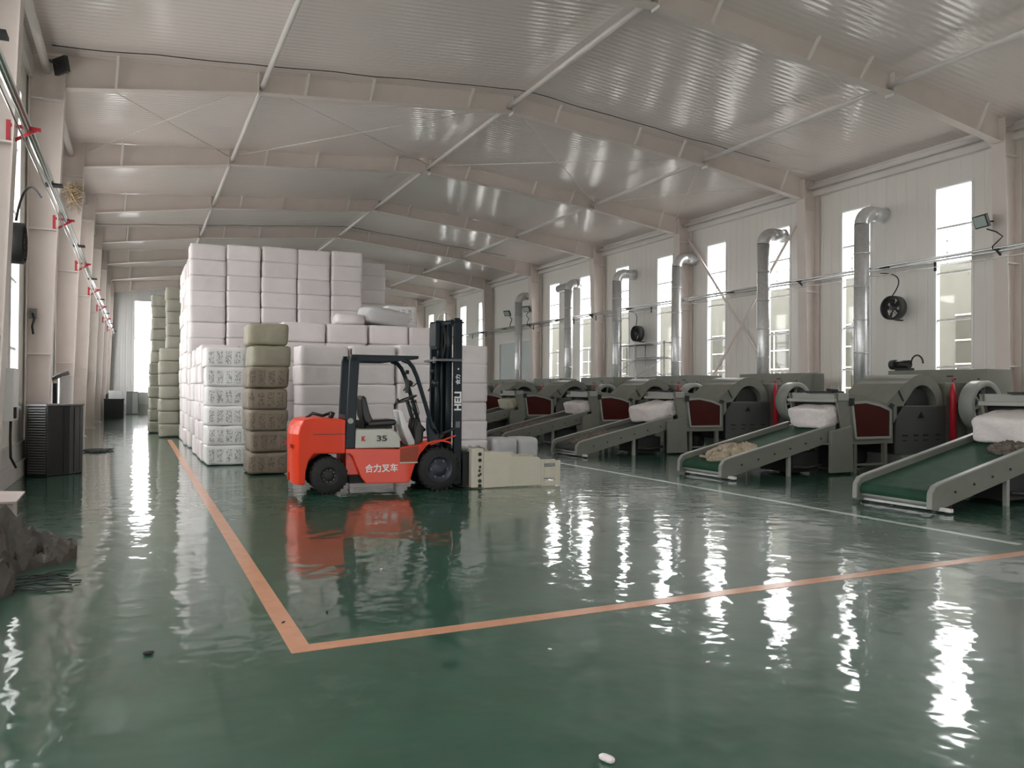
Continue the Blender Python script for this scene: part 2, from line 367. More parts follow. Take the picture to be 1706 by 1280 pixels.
struct(MB().box(XL, XL+.10, Y0, Y1, 7.55, 7.95).obj('trim_2', 'tube', bevel=.01))
wn = 0
def window(x, y0, y1, z0, z1, side, axis='x'):
    """side=+1: room lies towards -x"""
    global wn; wn += 1
    b = MB(); t = .055
    def bx(a0, a1, c0, c1, d0, d1):
        if axis == 'x': b.box(x+d0*side, x+d1*side, a0, a1, c0, c1) if side > 0 else b.box(x+d1*side, x+d0*side, a0, a1, c0, c1)
        else: b.box(a0, a1, x+d0, x+d1, c0, c1)
    for a, c in ((y0, y0+t), (y1-t, y1)): bx(a, c, z0, z1, -.02, .13)
    for a, c in ((z0, z0+t), (z1-t, z1)): bx(y0+t, y1-t, a, c, -.02, .13)
    for z in (5.87, 4.70, 3.50, 2.30): bx(y0+t, y1-t, z-.025, z+.025, .03, .09)
    bx((y0+y1)/2-.02, (y0+y1)/2+.02, z0+t, 2.275, .03, .09)
    if axis == 'x': bx(y0-.04, y1+.04, z0-.05, z0, -.07, .10)
    o = struct(b.obj('window_%d' % wn, 'white'))
    g = MB()
    if axis == 'x': g.add([(x+.06*side, y0+t, z0+t), (x+.06*side, y1-t, z0+t), (x+.06*side, y1-t, z1-t), (x+.06*side, y0+t, z1-t)], [(0, 1, 2, 3)])
    else: g.add([(y0+t, x+.06, z0+t), (y1-t, x+.06, z0+t), (y1-t, x+.06, z1-t), (y0+t, x+.06, z1-t)], [(0, 1, 2, 3)])
    g.obj('glass', 'glass', o)
for a, c in WIN_L: window(XL, a, c, *WIN_Z, -1)
for a, c in WIN_R: window(XR, a, c, *WIN_Z, 1)
window(Y1, FW[0], FW[1], FW[2], FW[3], 1, 'y')
# big pale door in the right wall
b = MB(); y0, y1, zt = DOOR
b.box(XR-.06, XR+.12, y0, y0+.12, 0, zt).box(XR-.06, XR+.12, y1-.12, y1, 0, zt).box(XR-.06, XR+.12, y0+.12, y1-.12, zt-.12, zt)
d = struct(b.obj('door_1', 'white'))
ym = (y0+y1)/2
MB().box(XR+.03, XR+.08, y0+.12, ym-.01, 0.02, zt-.12).obj('leaf', 'doorw', d); MB().box(XR+.03, XR+.08, ym+.01, y1-.12, .02, zt-.12).obj('leaf', 'doorw', d)
# floor markings
struct(MB().box(.87, 1.0, 4.93, 26.9, 0, .003).box(1.0, 12.5, 4.93, 5.06, 0, .003).obj('trim_3', 'lineorange'))
struct(MB().box(8.56, 8.65, 5.3, 30, 0, .003).obj('trim_4', 'linewhite'))

# ------------------------------------------------------------------ portal frames
def rafter_bottom(x):
    x = x if x < RX else 2*RX-x
    return 7.43+(x+1.33)*(7.96-7.43)/3.61 if x < 2.28 else 7.96+(x-2.28)*(8.50-7.96)/(RX-2.28)
BX = [-.44, 3.25, 4.7, 7.1]
BX = BX + [2*RX-x for x in BX]
def make_beam(y, label):
    t = thing('roof_beam', label, 'roof beam', (0, y, 0), group='steel roof beams across the hall')
    pts = [-1.33, 2.28, RX, 2*RX-2.28, 2*RX+1.33]
    pr = [(x, rafter_bottom(x)) for x in pts]
    top = [(x, roof_z(x)-.004) for x in (2*RX+1.33, RX, -1.33)]
    MB().prism(pr+top, -.006, .006).obj('web', 'steel', t)
    fl = MB()
    for i in range(4):
        (xa, za), (xb, zb) = pr[i], pr[i+1]
        fl.prism([(xa, za), (xb, zb), (xb, zb-.016), (xa, za-.016)], -.11, .11)
    fl.obj('flange', 'steel', t)
    for x in BX:
        s = MB(); sg = -1
        s.bar((x, -.09, rafter_bottom(x)+.01), (x+.04, -.34, roof_z(x)-.03), .05, .05)
        s.obj('brace', 'tube', t)
    g = MB()
    for x in (2.28, RX, 2*RX-2.28):
        g.box(x-.012, x+.012, -.10, .10, rafter_bottom(x), roof_z(x)-.02); g.box(x-.012, x+.012, -.12, .12, rafter_bottom(x)-.07, rafter_bottom(x)+.02)
    g.obj('splice_plate', 'tube', t)
    return t
def make_column(y, side, label):
    t = thing('steel_column', label, 'column', (0, y, 0), group='steel columns along the %s wall' % ('left' if side < 0 else 'right'))
    X = (lambda x: x) if side < 0 else (lambda x: 2*RX-x)
    xo = XL+.06 if side < 0 else 2*RX-(XR-.06)
    pb, ptp, zt = -1.58, -1.33, 7.43
    MB().prism([(X(xo), .02), (X(pb), .02), (X(ptp), zt), (X(ptp), roof_z(X(ptp))-.02), (X(xo), roof_z(X(xo))-.02)], -.005, .005).obj('web', 'steel', t)
    f = MB().prism([(X(pb), .02), (X(ptp), zt), (X(ptp), roof_z(X(ptp))-.1), (X(ptp+.018), roof_z(X(ptp))-.1), (X(ptp+.018), zt), (X(pb+.018), .02)], -.17, .17)
    a, c = sorted((X(xo), X(xo-.018))); f.box(a, c, -.17, .17, .02, 7.9)
    f.obj('flange', 'steel', t)
    st = MB()
    for z in (2.26, 4.65, 7.15):
        xi = pb+(ptp-pb)*z/zt; a, c = sorted((X(xo), X(xi))); st.box(a, c, -.13, .13, z-.012, z+.012)
    a, c = sorted((X(xo-.03), X(pb+.08))); 
    st.obj('stiffener', 'tube', t)
    MB().box(a, c, -.22, .22, 0, .025).obj('base_plate', 'tube', t)
    return t
for i, y in enumerate(FR):
    n = i-2     # frame 1 = the nearest whole one in view
    if i in (0, 1, 2): w_ = 'behind the camera, %s from the back wall' % ORD[i+1]
    else: w_ = '%s counted away from the camera' % ORD[i-2]
    make_beam(y, 'beige steel roof beam, ' + w_)
    if not -1 < y < 9: pass
    make_column(y, -1, 'beige tapered steel column on the left wall, ' + w_)
    make_column(y, 1, 'beige tapered steel column on the right wall, ' + w_)
lines = [(-1.62, 7.72, .075, 'left eave'), (2.36, 8.08, .055, 'left slope'), (RX-.1, 8.60, .055, 'ridge'), (2*RX-2.36, 8.08, .055, 'right slope'), (2*RX+1.6, 7.76, .06, 'right eave')]
for i in range(2, len(FR)-1):
    for x, z, r, nm in lines:
        o = MB().tube([(x, FR[i]+.03, z), (x, FR[i+1]-.03, z)], r, 12).obj('tie_tube', 'tube')
        tag(o, 'round beige tie tube along the %s, bay %s' % (nm, 'nearest the camera' if i == 2 else 'beyond the %s roof beam' % ORD[i-2]), 'roof tube', 'tie tubes running between the roof beams')
# roof bracing rods in the bay beyond the second beam
XS = [-1.2, 2.3, RX, 2*RX-2.3, 2*RX+1.2]
for i in range(4):
    a, c = XS[i], XS[i+1]
    for (xa, xb), nm in (((a, c), 'far right'), ((c, a), 'far left')):
        z1, z2 = roof_z(xa)-.22, roof_z(xb)-.22
        o = MB().tube([(xa, FR[4]+.05, z1), (xb, FR[5]-.05, z2)], .012, 6).obj('bracing_rod', 'tube')
        tag(o, 'thin roof bracing rod, %s roof panel from the left, running to the %s' % (ORD[i+1], nm), 'bracing rod', 'crossed roof bracing rods')
# crossed wall bracing on the right wall, same bay
for za, zb, nm in ((7.3, .3, 'falling towards the camera'), (.3, 7.3, 'rising towards the camera')):
    x = XR-.22 if za > zb else XR-.30
    o = MB().bar((x, FR[5]-.1, za), (x, FR[4]+.1, zb), .09, .02, up=(1, 0, 0)).bar((x+.03, FR[5]-.1, za), (x+.03, FR[4]+.1, zb), .02, .07, up=(1, 0, 0)).obj('wall_brace', 'steel')
    tag(o, 'long beige angle steel wall brace %s beside the hooked duct' % nm, 'wall brace')
# black cables slung under the roof
def cable(name, pts, r, label, m='black', group=None, cat='cable'):
    o = MB().tube(pts, r, 6).obj(name, m); return tag(o, label, cat, group)
for yy, nm in ((16.95, 'third'), (34.7, 'sixth')):
    pts = [(-1.5+i*(18.0-.0)/40*.98, yy+.02*math.sin(i), 0) for i in range(41)]
    pts = [(x, y, roof_z(x)-.045-.02*abs(math.sin(i*.8))) for i, (x, y, z) in enumerate(pts)]
    cable('roof_cable', pts, .010, 'thin black cable under the roof panels just before the %s roof beam' % ('second' if yy < 20 else 'fifth'))

# ------------------------------------------------------------------ services on the walls
def tray(x, z, label, side, ys, ymax):
    t = thing('cable_conduit', label, 'conduit', (0, 0, 0))
    for dz, dx, r in ((0, 0, .035 if side > 0 else .045), (-.075, .0, .028), (-.22, .02*side, .012)):
        MB().tube([(x+dx, ys, z+dz), (x+dx, ymax, z+dz)], r, 10).obj('pipe', 'chrome', t)
    y = FR[1]
    m = 'red' if side < 0 else 'machdark'
    while y < ymax-.5:
        if y > ys:
            b = MB(); a = x+.05*-side; wx = x+.20*side
            b.bar((wx, y, z-.03), (a-.1*side, y, z-.05), .04); b.bar((wx, y, z-.26), (a-.06*side, y, z-.05), .035); b.bar((wx, y, z-.28), (wx, y, z+.03), .045)
            b.obj('bracket', m, t)
        if y+3 < ymax:
            b = MB(); b.box(min(x-.17*side, x+.07*side), max(x-.17*side, x+.07*side), y+2.9, y+3.1, z-.075, z-.045); b.obj('clip', 'machdark', t)
            if side > 0: MB().box(x+.02, x+.05, y+1.6, y+1.66, z-.32, z-.05).obj('hanger', 'machdark', t)
        y += 6
tray(17.93, 5.0, 'bright metal cable conduits running the length of the right wall', 1, 0, 53)
tray(-1.28, 4.92, 'bright metal cable conduits on red brackets along the left wall', -1, 0, 53)
def duct(y, z, label, xv=17.68, r=.195, zb=0, bend=False):
    t = thing('exhaust_duct', label, 'duct', (0, 0, 0), group='silver exhaust ducts on the right wall')
    pts = [(xv, y, zb)] + [(xv, y, zb+.3+i*.45) for i in range(int((z-zb-.7)/.45))]
    b = MB().tube([(xv, y, zb), (xv, y, z-.34)], r, 20)
    b.obj('riser', 'galv', t)
    e = [(xv+.34*(1-math.cos(a)), y, z-.34+.34*math.sin(a)) for a in [i*PI/2/6 for i in range(7)]]
    MB().tube(e, r, 20, caps=False).obj('elbow', 'galv', t)
    if bend: MB().tube([(xv+.34, y, z), (xv+.50, y+.03, z), (xv+.62, y+.14, z), (xv+.68, y+.35, z), (xv+.70, y+2.2, z)], r, 20).obj('outlet_pipe', 'galv', t)
    else: MB().tube([(xv+.34, y, z), (XR-.01, y, z)], r, 20).obj('outlet_pipe', 'galv', t)
    for zz in [zb+.9*i for i in range(1, int((z-zb)/.9))]: MB().tube([(xv, y, zz-.02), (xv, y, zz+.02)], r+.012, 20).obj('seam_band', 'galv', t)
    if not bend: MB().tube([(XR-.06, y, z), (XR-.02, y, z)], r+.03, 20).obj('wall_collar', 'galv', t)
for y, z, nm in ((9.35, 6.6, 'at the edge of the view past the floodlight'), (15.13, 6.52, 'in front of the window left of the round fan'), (18.83, 6.6, 'in front of the window beside the crossed bracing'),
                 (23.2, 6.5, 'just beyond the crossed wall bracing'), (27.15, 6.45, 'rising behind the scaffold tower'), (31.15, 6.55, 'between two windows before the big pale door'), (36.35, 6.5, 'rising in front of the big pale door')):
    duct(y, z, 'round silver exhaust duct ' + nm, bend=(y == 31.15))
def fan(loc, label, side, r=.30):
    t = thing('wall_fan', label, 'fan', loc)
    # axis along x, facing the room
    s = -side
    MB().lathe([(r, -.12), (r+.02, -.12), (r+.02, .12), (r, .12), (r-.015, .12), (r-.015, -.12), (r, -.12)], (0, 0, 0), 'x', 28).obj('housing', 'darkgrey', t)
    g = MB()
    for rr in (.08, .15, .22, r-.02): g.tube([(s*.125, rr*math.cos(a), rr*math.sin(a)) for a in [2*PI*i/24 for i in range(24)]], .005, 5, closed=True)
    for i in range(8):
        a = PI*i/8*2; g.tube([(s*.125, .03*math.cos(a), .03*math.sin(a)), (s*.125, (r-.01)*math.cos(a), (r-.01)*math.sin(a))], .005, 5)
    g.obj('guard', 'black', t)
    bl = MB()
    for i in range(5):
        a = 2*PI*i/5; c1 = Vector((.03, .06*math.cos(a), .06*math.sin(a)))
        q = [(-.04, .06*math.cos(a-.3), .06*math.sin(a-.3)), (.04, .06*math.cos(a+.3), .06*math.sin(a+.3)), (.05, (r-.04)*math.cos(a+.35), (r-.04)*math.sin(a+.35)), (-.05, (r-.04)*math.cos(a-.25), (r-.04)*math.sin(a-.25))]
        bl.add(q + [(x+.008, y, z) for x, y, z in q], [(0, 1, 2, 3), (7, 6, 5, 4), (0, 4, 5, 1), (1, 5, 6, 2), (2, 6, 7, 3), (3, 7, 4, 0)])
    bl.obj('blades', 'machdark', t); MB().tube([(-.1, 0, 0), (.06, 0, 0)], .06, 16).obj('hub', 'midgrey', t)
    MB().bar((side*.1, 0, -r-.02), (side*.42, 0, -r-.02), .06, .03).obj('mount', 'darkgrey', t)
    return t
def loop(p, q, bulge, r, label, m='black'):
    pts = []
    p = Vector(p); q = Vector(q); B = Vector(bulge)
    for i in range(15):
        u = i/14; pts.append(p*(1-u)+q*u+B*4*u*(1-u))
    return cable('hanging_cable', pts, r, label, m)
fan((18.2, 14.55, 3.9), 'round dark axial fan on the right wall between the two nearest windows', 1)
loop((18.1, 14.5, 4.22), (17.95, 14.75, 4.83), (0, -.35, .12), .016, 'black cable looping up from the nearest round fan to the conduit')
fan((18.2, 26.45, 3.95), 'round dark axial fan on the right wall above the scaffold tower', 1)
loop((18.1, 26.4, 4.28), (17.95, 27.0, 4.85), (0, -.35, .2), .016, 'black cable looping up from the fan above the scaffold')
fan((-1.72, 14.3, 3.85), 'dark axial fan seen edge-on beside the nearest left window', -1)
loop((-1.72, 14.3, 4.2), (-1.5, 15.5, 4.85), (0, -.3, .25), .018, 'black cable arching from the left wall fan to the column')
def flood(loc, rz, label, wire=True, tilt=.35, sc=1):
    t = thing('floodlight', label, 'floodlight', loc, rz)
    w_, h_ = .20*sc, .15*sc
    hd = MB().box(-w_, w_, -.03, .05, -h_, h_).obj('lamp_head', 'darkgrey', t, bevel=.01); hd.rotation_euler = (tilt, 0, 0)
    MB().box(-w_+.03, w_-.03, -.036, -.028, -h_+.03, h_-.03).obj('lens', 'lens', hd)
    MB().bar((0, .04, 0), (0, .32, .02), .05, .03).obj('arm', 'darkgrey', t)
    return t
flood((17.62, 11.75, 5.62), -PI/2-.25, 'square floodlight with pale lens on the nearest right column')
cable('hanging_cable', [(17.75, 11.7, 5.45), (17.78, 11.5, 5.35), (17.78, 11.35, 5.22), (17.82, 11.5, 5.12), (17.88, 11.65, 5.05), (17.9, 11.65, 4.98)], .016, 'black cable curling below the nearest floodlight')
flood((17.8, 38.0, 5.74), -PI/2+.5, 'small dark floodlight beyond the furthest clearly seen duct', tilt=.5)
cable('hanging_cable', [(17.95, 38.0, 5.6), (18.0, 37.8, 5.4), (17.95, 37.9, 5.2), (17.92, 37.9, 5.0)], .02, 'cable hanging from the floodlight beyond the far duct')
flood((17.75, 35.6, 5.75), -PI/2+.5, 'small dark floodlight on the column before the big pale door', tilt=.5)
cable('hanging_cable', [(17.85, 35.6, 5.6), (17.9, 35.9, 5.45), (17.85, 35.5, 5.25), (17.9, 35.8, 5.1), (17.9, 35.8, 4.95)], .018, 'zigzag cable below the floodlight on the column before the pale door')
flood((-1.35, 17.1, 7.72), PI/2+.6, 'dark floodlight high on the nearest left column', tilt=-.2)
# straw nest tucked on the left conduit
random.seed(3)
b = MB()
for i in range(90):
    c = Vector((-1.52+random.uniform(-.10, .10), 23.05+random.uniform(-.25, .25), 6.62+random.uniform(-.22, .18))); d_ = Vector((random.uniform(-.2, .2), random.uniform(-.25, .25), random.uniform(-.28, .12)))
    b.tube([c-d_, c+d_*.2+Vector((0, 0, random.uniform(-.03, .05))), c+d_], .008, 4)
tag(b.obj('bird_nest', 'straw'), 'untidy straw nest high on the second left column', 'nest', kind='stuff')
# electrical box
t = thing('switch_box', 'white electrical box with dark handle low on the left wall by the nearest window', 'electrical box', (XL+.1, 14.9, 1.5))
MB().box(-.09, .09, -.3, .3, -.42, .42).obj('body', 'white', t, bevel=.01); MB().box(.09, .13, -.28, -.18, -.38, -.2).obj('handle', 'black', t)
cable('hanging_cable', [(XL+.14, 14.75, 1.1), (XL+.13, 14.8, .8), (XL+.15, 14.7, .5), (XL+.2, 14.9, .32)], .02, 'black cable dropping from the white electrical box to the floor kerb')
t = thing('wall_socket', 'small socket with dangling plug on the nearest left column web', 'socket', (-1.80, 17.4, 3.02)); MB().box(-.06, .06, -.06, .06, -.09, .09).obj('body', 'midgrey', t)
MB().tube([(0, -.07, 0), (.03, -.1, -.12), (0, -.1, -.25), (.02, -.1, -.4)], .02, 6).obj('lead', 'black', t)

# ------------------------------------------------------------------ bales
def rough_box(w, d, h, seed, rnd=.12, amp=.02, cuts=6, pw=6.0, foot=True):
    bm = bmesh.new(); bmesh.ops.create_cube(bm, size=2)
    bmesh.ops.subdivide_edges(bm, edges=bm.edges, cuts=cuts, use_grid_fill=True)
    for v in bm.verts:
        p = v.co; m = max(abs(p.x), abs(p.y), abs(p.z)); L = (abs(p.x)**pw+abs(p.y)**pw+abs(p.z)**pw)**(1/pw)
        q = p*(m/L)
        q = Vector((q.x*w/2, q.y*d/2, q.z*h/2))
        nz = noise.noise(q*3.1+Vector((seed*7.3, seed*3.1, 0))); n2 = noise.noise(q*9+Vector((seed, 5, seed)))
        nrm = Vector((p.x, p.y, p.z*.3)).normalized()
        q += nrm*(nz*amp*1.4+n2*amp*.6)
        v.co = (q.x, q.y, q.z+h/2)
    zmin = min(v.co.z for v in bm.verts)
    for v in bm.verts: v.co.z -= zmin
    me = bpy.data.meshes.new('bale'); bm.to_mesh(me); bm.free()
    for p in me.polygons: p.use_smooth = True
    return me
def bale_kind(w, d, h, m, n=5, **kw):
    L = []
    for i in range(n):
        me = rough_box(w, d, h, i*1.7+w, **kw); me.materials.append(MT[m]); L.append(me)
    return L
BK = {}
def stack(kind, x0, yf, wdt, dep, n, h, what, where, group, jit=.02, m=None, rot=.0, start=0):
    for i in range(start, n):
        mk = m(i) if callable(m) else m
        key = (mk, round(wdt, 2), round(dep, 2), round(h, 3))
        if key not in BK: BK[key] = bale_kind(wdt, dep, h*1.01, mk, 5, cuts=11, pw=(28 if mk == 'b_white' else 18 if mk == 'b_print' else 12), amp=(.014 if mk == 'b_white' else .022))
        o = bpy.data.objects.new('bale', random.choice(BK[key])); COL.objects.link(o)
        o.location = (x0+wdt/2+random.uniform(-jit, jit), yf+dep/2+random.uniform(-jit, jit), i*h)
        o.rotation_euler = (0, 0, random.uniform(-rot, rot)+random.choice((0, PI if kind else 0)))
        wh = what(i) if callable(what) else what
        if n == 1: lab = '%s, %s' % (wh, where)
        else:
            pos = 'at the bottom' if i == 0 else 'on top' if i == n-1 else '%s from the floor' % ORD[i+1]
            lab = '%s %s, %s' % (wh, pos, where)
        tag(o, lab, 'bale', group)
random.seed(11)
stack(0, 1.30, 17.5, .80, .95, 6, .412, 'white bale printed with dark characters', 'stack beside the orange line', 'printed white bales in the front stack', m='b_print', rot=.02)
for j in range(4):
    stack(1, 1.30, 18.52+j*1.0, .82, .96, 6, .43, 'white bale', 'the aisle-side stack %s behind the printed stack' % ORD[j+1], 'white bales behind the printed stack', m='b_white', rot=.03, jit=.035)
def bw(i): return 'smooth khaki bale' if i > 4 else 'creased brown bale with dark print'
stack(0, 1.90, 15.3, .72, .95, 7, .405, bw, 'brown stack left of the forklift', 'brown and khaki bales beside the forklift', m=lambda i: 'b_olive' if i > 4 else 'b_brown', rot=.03, jit=.03)
cx = [1.27, 2.21, 3.14, 4.14, 5.09]
cwd = [.92, .91, .98, .93, .92]
for c in range(5):
    stack(1, cx[c], 23.0, cwd[c], .96, 13, [.428, .432, .434, .434, .437][c], 'white bale', '%s column of the tall white stack' % ORD[c+1], 'bales of the tall white stack', m='b_white', rot=.012, jit=.012)
stack(1, 6.15, 24.3, .95, .96, 13, .432, 'shaded white bale', 'set-back end column of the tall stack', 'bales of the tall white stack', m='b_white', rot=.01)
for j in range(4):
    stack(1, 1.25, 24.0+j*1.0, .92, .96, 12, .44, 'white bale', '%s column along the aisle side of the tall stack' % ORD[j+1], 'bales on the aisle face of the tall stack', m='b_white', rot=.03, jit=.03)
mx_ = [3.15, 4.22, 5.28, 6.38]
for c in range(4):
    stack(1, mx_[c], 17.0, [1.02, 1.0, 1.05, 1.1][c], 1.0, 6, [.425, .43, .438, .443][c], 'large white bale', '%s stack directly behind the forklift' % (['leftmost', 'second', 'third', 'rightmost'][c]), 'white bales directly behind the forklift', m='b_white', rot=.02)
for c in range(4):
    stack(1, 2.95+c*.99, 18.2, .96, 1.0, 7, .448, 'white bale', '%s stack of the second row behind the forklift' % ORD[c+1], 'white bales in the second row behind the forklift', m='b_white', rot=.02)
stack(1, 5.95, 20.2, .85, .95, 9, .428, 'white bale', 'lone stack left of the mast top', 'bales of the stack beside the mast top', m=lambda i: 'b_print' if i == 8 else 'b_white', rot=.02)
for (x, z_, rz, ry, lab) in ((5.4, 3.15, .25, .10, 'crumpled white bale lying tilted on top of the second row behind the forklift'), (4.55, 3.14, -.1, 0, 'low flat white sack beside the tilted bale on the second row')):
    me = rough_box(1.15 if ry else .7, .8, .42 if ry else .25, x, amp=.05, pw=5, cuts=9); me.materials.append(MT['b_grey'] if ry else MT['b_white'])
    o = bpy.data.objects.new('bale', me); COL.objects.link(o); o.location = (x, 18.7, z_); o.rotation_euler = (0, ry, rz); tag(o, lab, 'bale')
for x, lab in ((7.62, 'low grey bale on the floor right of the white stacks, half behind the clamp'), (8.18, 'rightmost low grey bale on the floor behind the clamp arm')):
    me = rough_box(.56, .9, .5, x, amp=.03, pw=6, cuts=7); me.materials.append(MT['b_grey']); o = bpy.data.objects.new('bale', me); COL.objects.link(o); o.location = (x+.28, 17.2, 0); tag(o, lab, 'bale')
# olive bales further down the aisle
stack(0, .66, 28.25, .64, .95, 7, .418, 'pale olive bale', 'nearest olive stack', 'olive bales along the aisle', m='b_green', rot=.03)
stack(0, .88, 29.3, .60, .95, 12, .424, 'pale olive bale', 'tall olive stack touching the white bales', 'olive bales along the aisle', m='b_green', rot=.03)
stack(0, .38, 31.0, .62, .95, 6, .42, 'pale olive bale', 'short olive stack at the far end', 'olive bales along the aisle', m='b_green', rot=.03)
stack(0, .46, 32.1, .66, .95, 12, .424, 'pale olive bale', 'tall olive stack at the far end', 'olive bales along the aisle', m='b_green', rot=.03)

# ------------------------------------------------------------------ forklift
fk = thing('forklift', 'orange forklift with dark blue mast and cream paper roll clamp', 'forklift', (3.55-3.55*math.cos(.075)-12.0*math.sin(.075), 12.0+3.55*math.sin(.075)-12.0*math.cos(.075), 0), -.075)
fk.scale = (.975, 1, 1); fk.location.x += .0825; fk.location.y -= .0825*math.sin(.075)
N, W_ = 12.06, 1.16       # near side plane, width
Fy = N+W_
def arc(cx, cz, r, a0, a1, n): return [(cx+r*math.cos(math.radians(a0+(a1-a0)*i/n)), cz+r*math.sin(math.radians(a0+(a1-a0)*i/n))) for i in range(n+1)]
RW = (2.655, .285); FWc = (4.455, .345)
# counterweight: side profile with the rear wheel arch
prof = [(2.09, .16), (2.08, .93), (2.11, 1.06), (2.18, 1.15), (2.4, 1.18), (2.91, 1.15), (2.91, .62)] + [(2.42, .63), (2.34, .52), (2.29, .36), (2.27, .16)]
def loft(b, prof, ys):
    A = sum(prof[i][0]*prof[(i+1) % len(prof)][1]-prof[(i+1) % len(prof)][0]*prof[i][1] for i in range(len(prof)))
    n = len(prof); vs = []; c = N+W_/2
    for y in ys:
        e = .10*(abs(y-c)/(W_/2))**3
        vs += [(x+e*max(0, min(1, (2.30-x)/.15)), y, z) for x, z in prof]
    fs = [tuple(range(n)), tuple(range((len(ys)-1)*n, len(ys)*n))[::-1]]
    for k in range(len(ys)-1):
        for i in range(n): fs.append((k*n+i, k*n+(i+1) % n, (k+1)*n+(i+1) % n, (k+1)*n+i))
    b.add(vs, fs, False)
cw = MB(); loft(cw, prof, [N, N+.1, N+.2, N+.3, N+.4]); loft(cw, prof, [Fy-.4, Fy-.3, Fy-.2, Fy-.1, Fy])
loft(cw, [(2.085, .30), (2.08, .93), (2.11, 1.06), (2.18, 1.15), (2.4, 1.18), (2.91, 1.15), (2.91, .62), (2.6, .62), (2.3, .4)], [N+.4, Fy-.4])
cwo = cw.obj('counterweight', 'orange', fk, bevel=.02)
MB().box(2.40, 2.92, N-.004, Fy+.004, .922, .932).obj('seam', 'inkdark', cwo)
for y in (N+.15, Fy-.25): MB().box(2.07, 2.09, y, y+.10, .72, .78).obj('tail_light', 'red', cwo)
# chassis
ch = MB()
prof = [(2.91, .70), (3.78, .68), (3.78, .70), (4.12, .745), (4.26, .74), (4.13, .60), (4.04, .42), (3.95, .14), (3.24, .15), (3.16, .25), (3.02, .58), (2.98, .62), (2.91, .62)]
ch.prism(prof, N, N+.10); ch.prism(prof, Fy-.10, Fy)
ch.box(2.93, 3.98, N+.10, Fy-.10, .28, .66)
cho = ch.obj('chassis', 'orange', fk, bevel=.012)
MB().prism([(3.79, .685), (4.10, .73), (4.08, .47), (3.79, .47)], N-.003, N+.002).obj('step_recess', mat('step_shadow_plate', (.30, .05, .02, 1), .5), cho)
MB().box(3.79, 4.08, N-.02, N+.01, .452, .47).obj('step', 'cream', cho)
MB().box(3.0, 3.9, N+.15, Fy-.15, .14, .3).box(2.3, 3.1, N+.42, Fy-.42, .2, .45).obj('underbody', 'machdark', fk)
MB().tube([(2.85, N+.2, .17), (3.3, N+.2, .17)], .02, 8).obj('tie_rod', 'machdark', fk)
# front fender line
fd = MB(); a = arc(FWc[0], FWc[1], .47, 150, 62, 10); fd_pts = [(x, z) for x, z in a] + [(x, z) for x, z in arc(FWc[0], FWc[1], .445, 62, 150, 10)]
fd.prism(fd_pts, N+.0, N+.33).obj('fender', 'orange', fk); MB().prism(fd_pts, Fy-.33, Fy).obj('fender', 'orange', fk)
MB().bar((4.30, N+.02, .74), (4.74, N+.02, .88), .03, .02).obj('fender_edge', 'orange', fk)
# floor, hood, dash
hd = MB().prism([(3.055, .70), (3.055, .96), (3.075, .99), (3.62, .99), (3.72, .96), (3.79, .86), (3.80, .70)], N+.01, Fy-.01).obj('engine_hood', 'hood', fk, bevel=.015)
text('35', .125, 'inkdark', hd, (3.49, N+.002, .848), (PI/2, 0, 0), sx=1.45, bold=.002, name='number')
text('K', .11, 'inkred', hd, (3.19, N+.002, .848), (PI/2, 0, 0), sx=.9, bold=.003, name='letter')
MB().box(3.8, 4.2, N+.1, Fy-.1, .64, .68).obj('floor_plate', 'machdark', fk)
MB().prism([(4.02, .70), (4.17, .70), (4.02, 1.0), (3.93, 1.25), (3.88, 1.30), (3.84, 1.28), (3.90, 1.0)], N+.35, N+.80).obj('dashboard', 'white', fk, bevel=.02)
MB().prism([(4.12, .70), (4.25, .75), (4.27, .98), (4.20, 1.10), (4.12, 1.15), (4.10, 1.0), (4.13, .9)], N+.3, N+.75).obj('cowl', 'darkgrey', fk, bevel=.02)
MB().tube([(4.2, N+.5, .95), (4.10, N+.5, 1.2), (4.02, N+.5, 1.45)], .035, 10).obj('steering_column', 'black', fk)
sw = MB(); c = Vector((4.02, N+.5, 1.47)); tx = Vector((math.cos(.35), 0, math.sin(.35))); ty = Vector((0, 1, 0))
sw.tube([c+(tx*math.cos(a)+ty*math.sin(a))*.17 for a in [2*PI*i/24 for i in range(24)]], .014, 8, closed=True)
for a in (0, 2*PI/3, 4*PI/3): sw.tube([c-Vector((0, 0, .03)), c+(tx*math.cos(a)+ty*math.sin(a))*.17], .010, 6)
sw.tube([c-tx*.16, c-tx*.16+Vector((-.01, 0, .06))], .018, 8)
sw.obj('steering_wheel', 'black', fk)
lv = MB()
for i in range(3): lv.tube([(4.05+.03*i, N+.34-.05*i, 1.0), (4.10+.03*i, N+.32-.05*i, 1.25), (4.0+.05*i, N+.3-.05*i, 1.42)], .008, 6); lv.tube([(4.0+.05*i, N+.3-.05*i, 1.42), (3.985+.05*i, N+.3-.05*i, 1.46)], .017, 8)
lv.obj('control_lever', 'black', fk)
st = MB().prism([(3.33, 1.02), (3.78, 1.04), (3.82, 1.09), (3.78, 1.14), (3.5, 1.13), (3.40, 1.12), (3.33, 1.10)], N+.33, N+.83).obj('seat', 'black', fk, bevel=.03)
MB().prism([(3.20, 1.48), (3.25, 1.53), (3.30, 1.49), (3.36, 1.26), (3.42, 1.12), (3.36, 1.06), (3.28, 1.08), (3.23, 1.2)], N+.35, N+.81).obj('backrest', 'black', fk, bevel=.03)
MB().box(3.2, 3.28, N+.4, N+.76, .99, 1.12).box(3.3, 3.75, N+.4, N+.76, .985, 1.03).obj('seat_mount', 'machdark', fk)
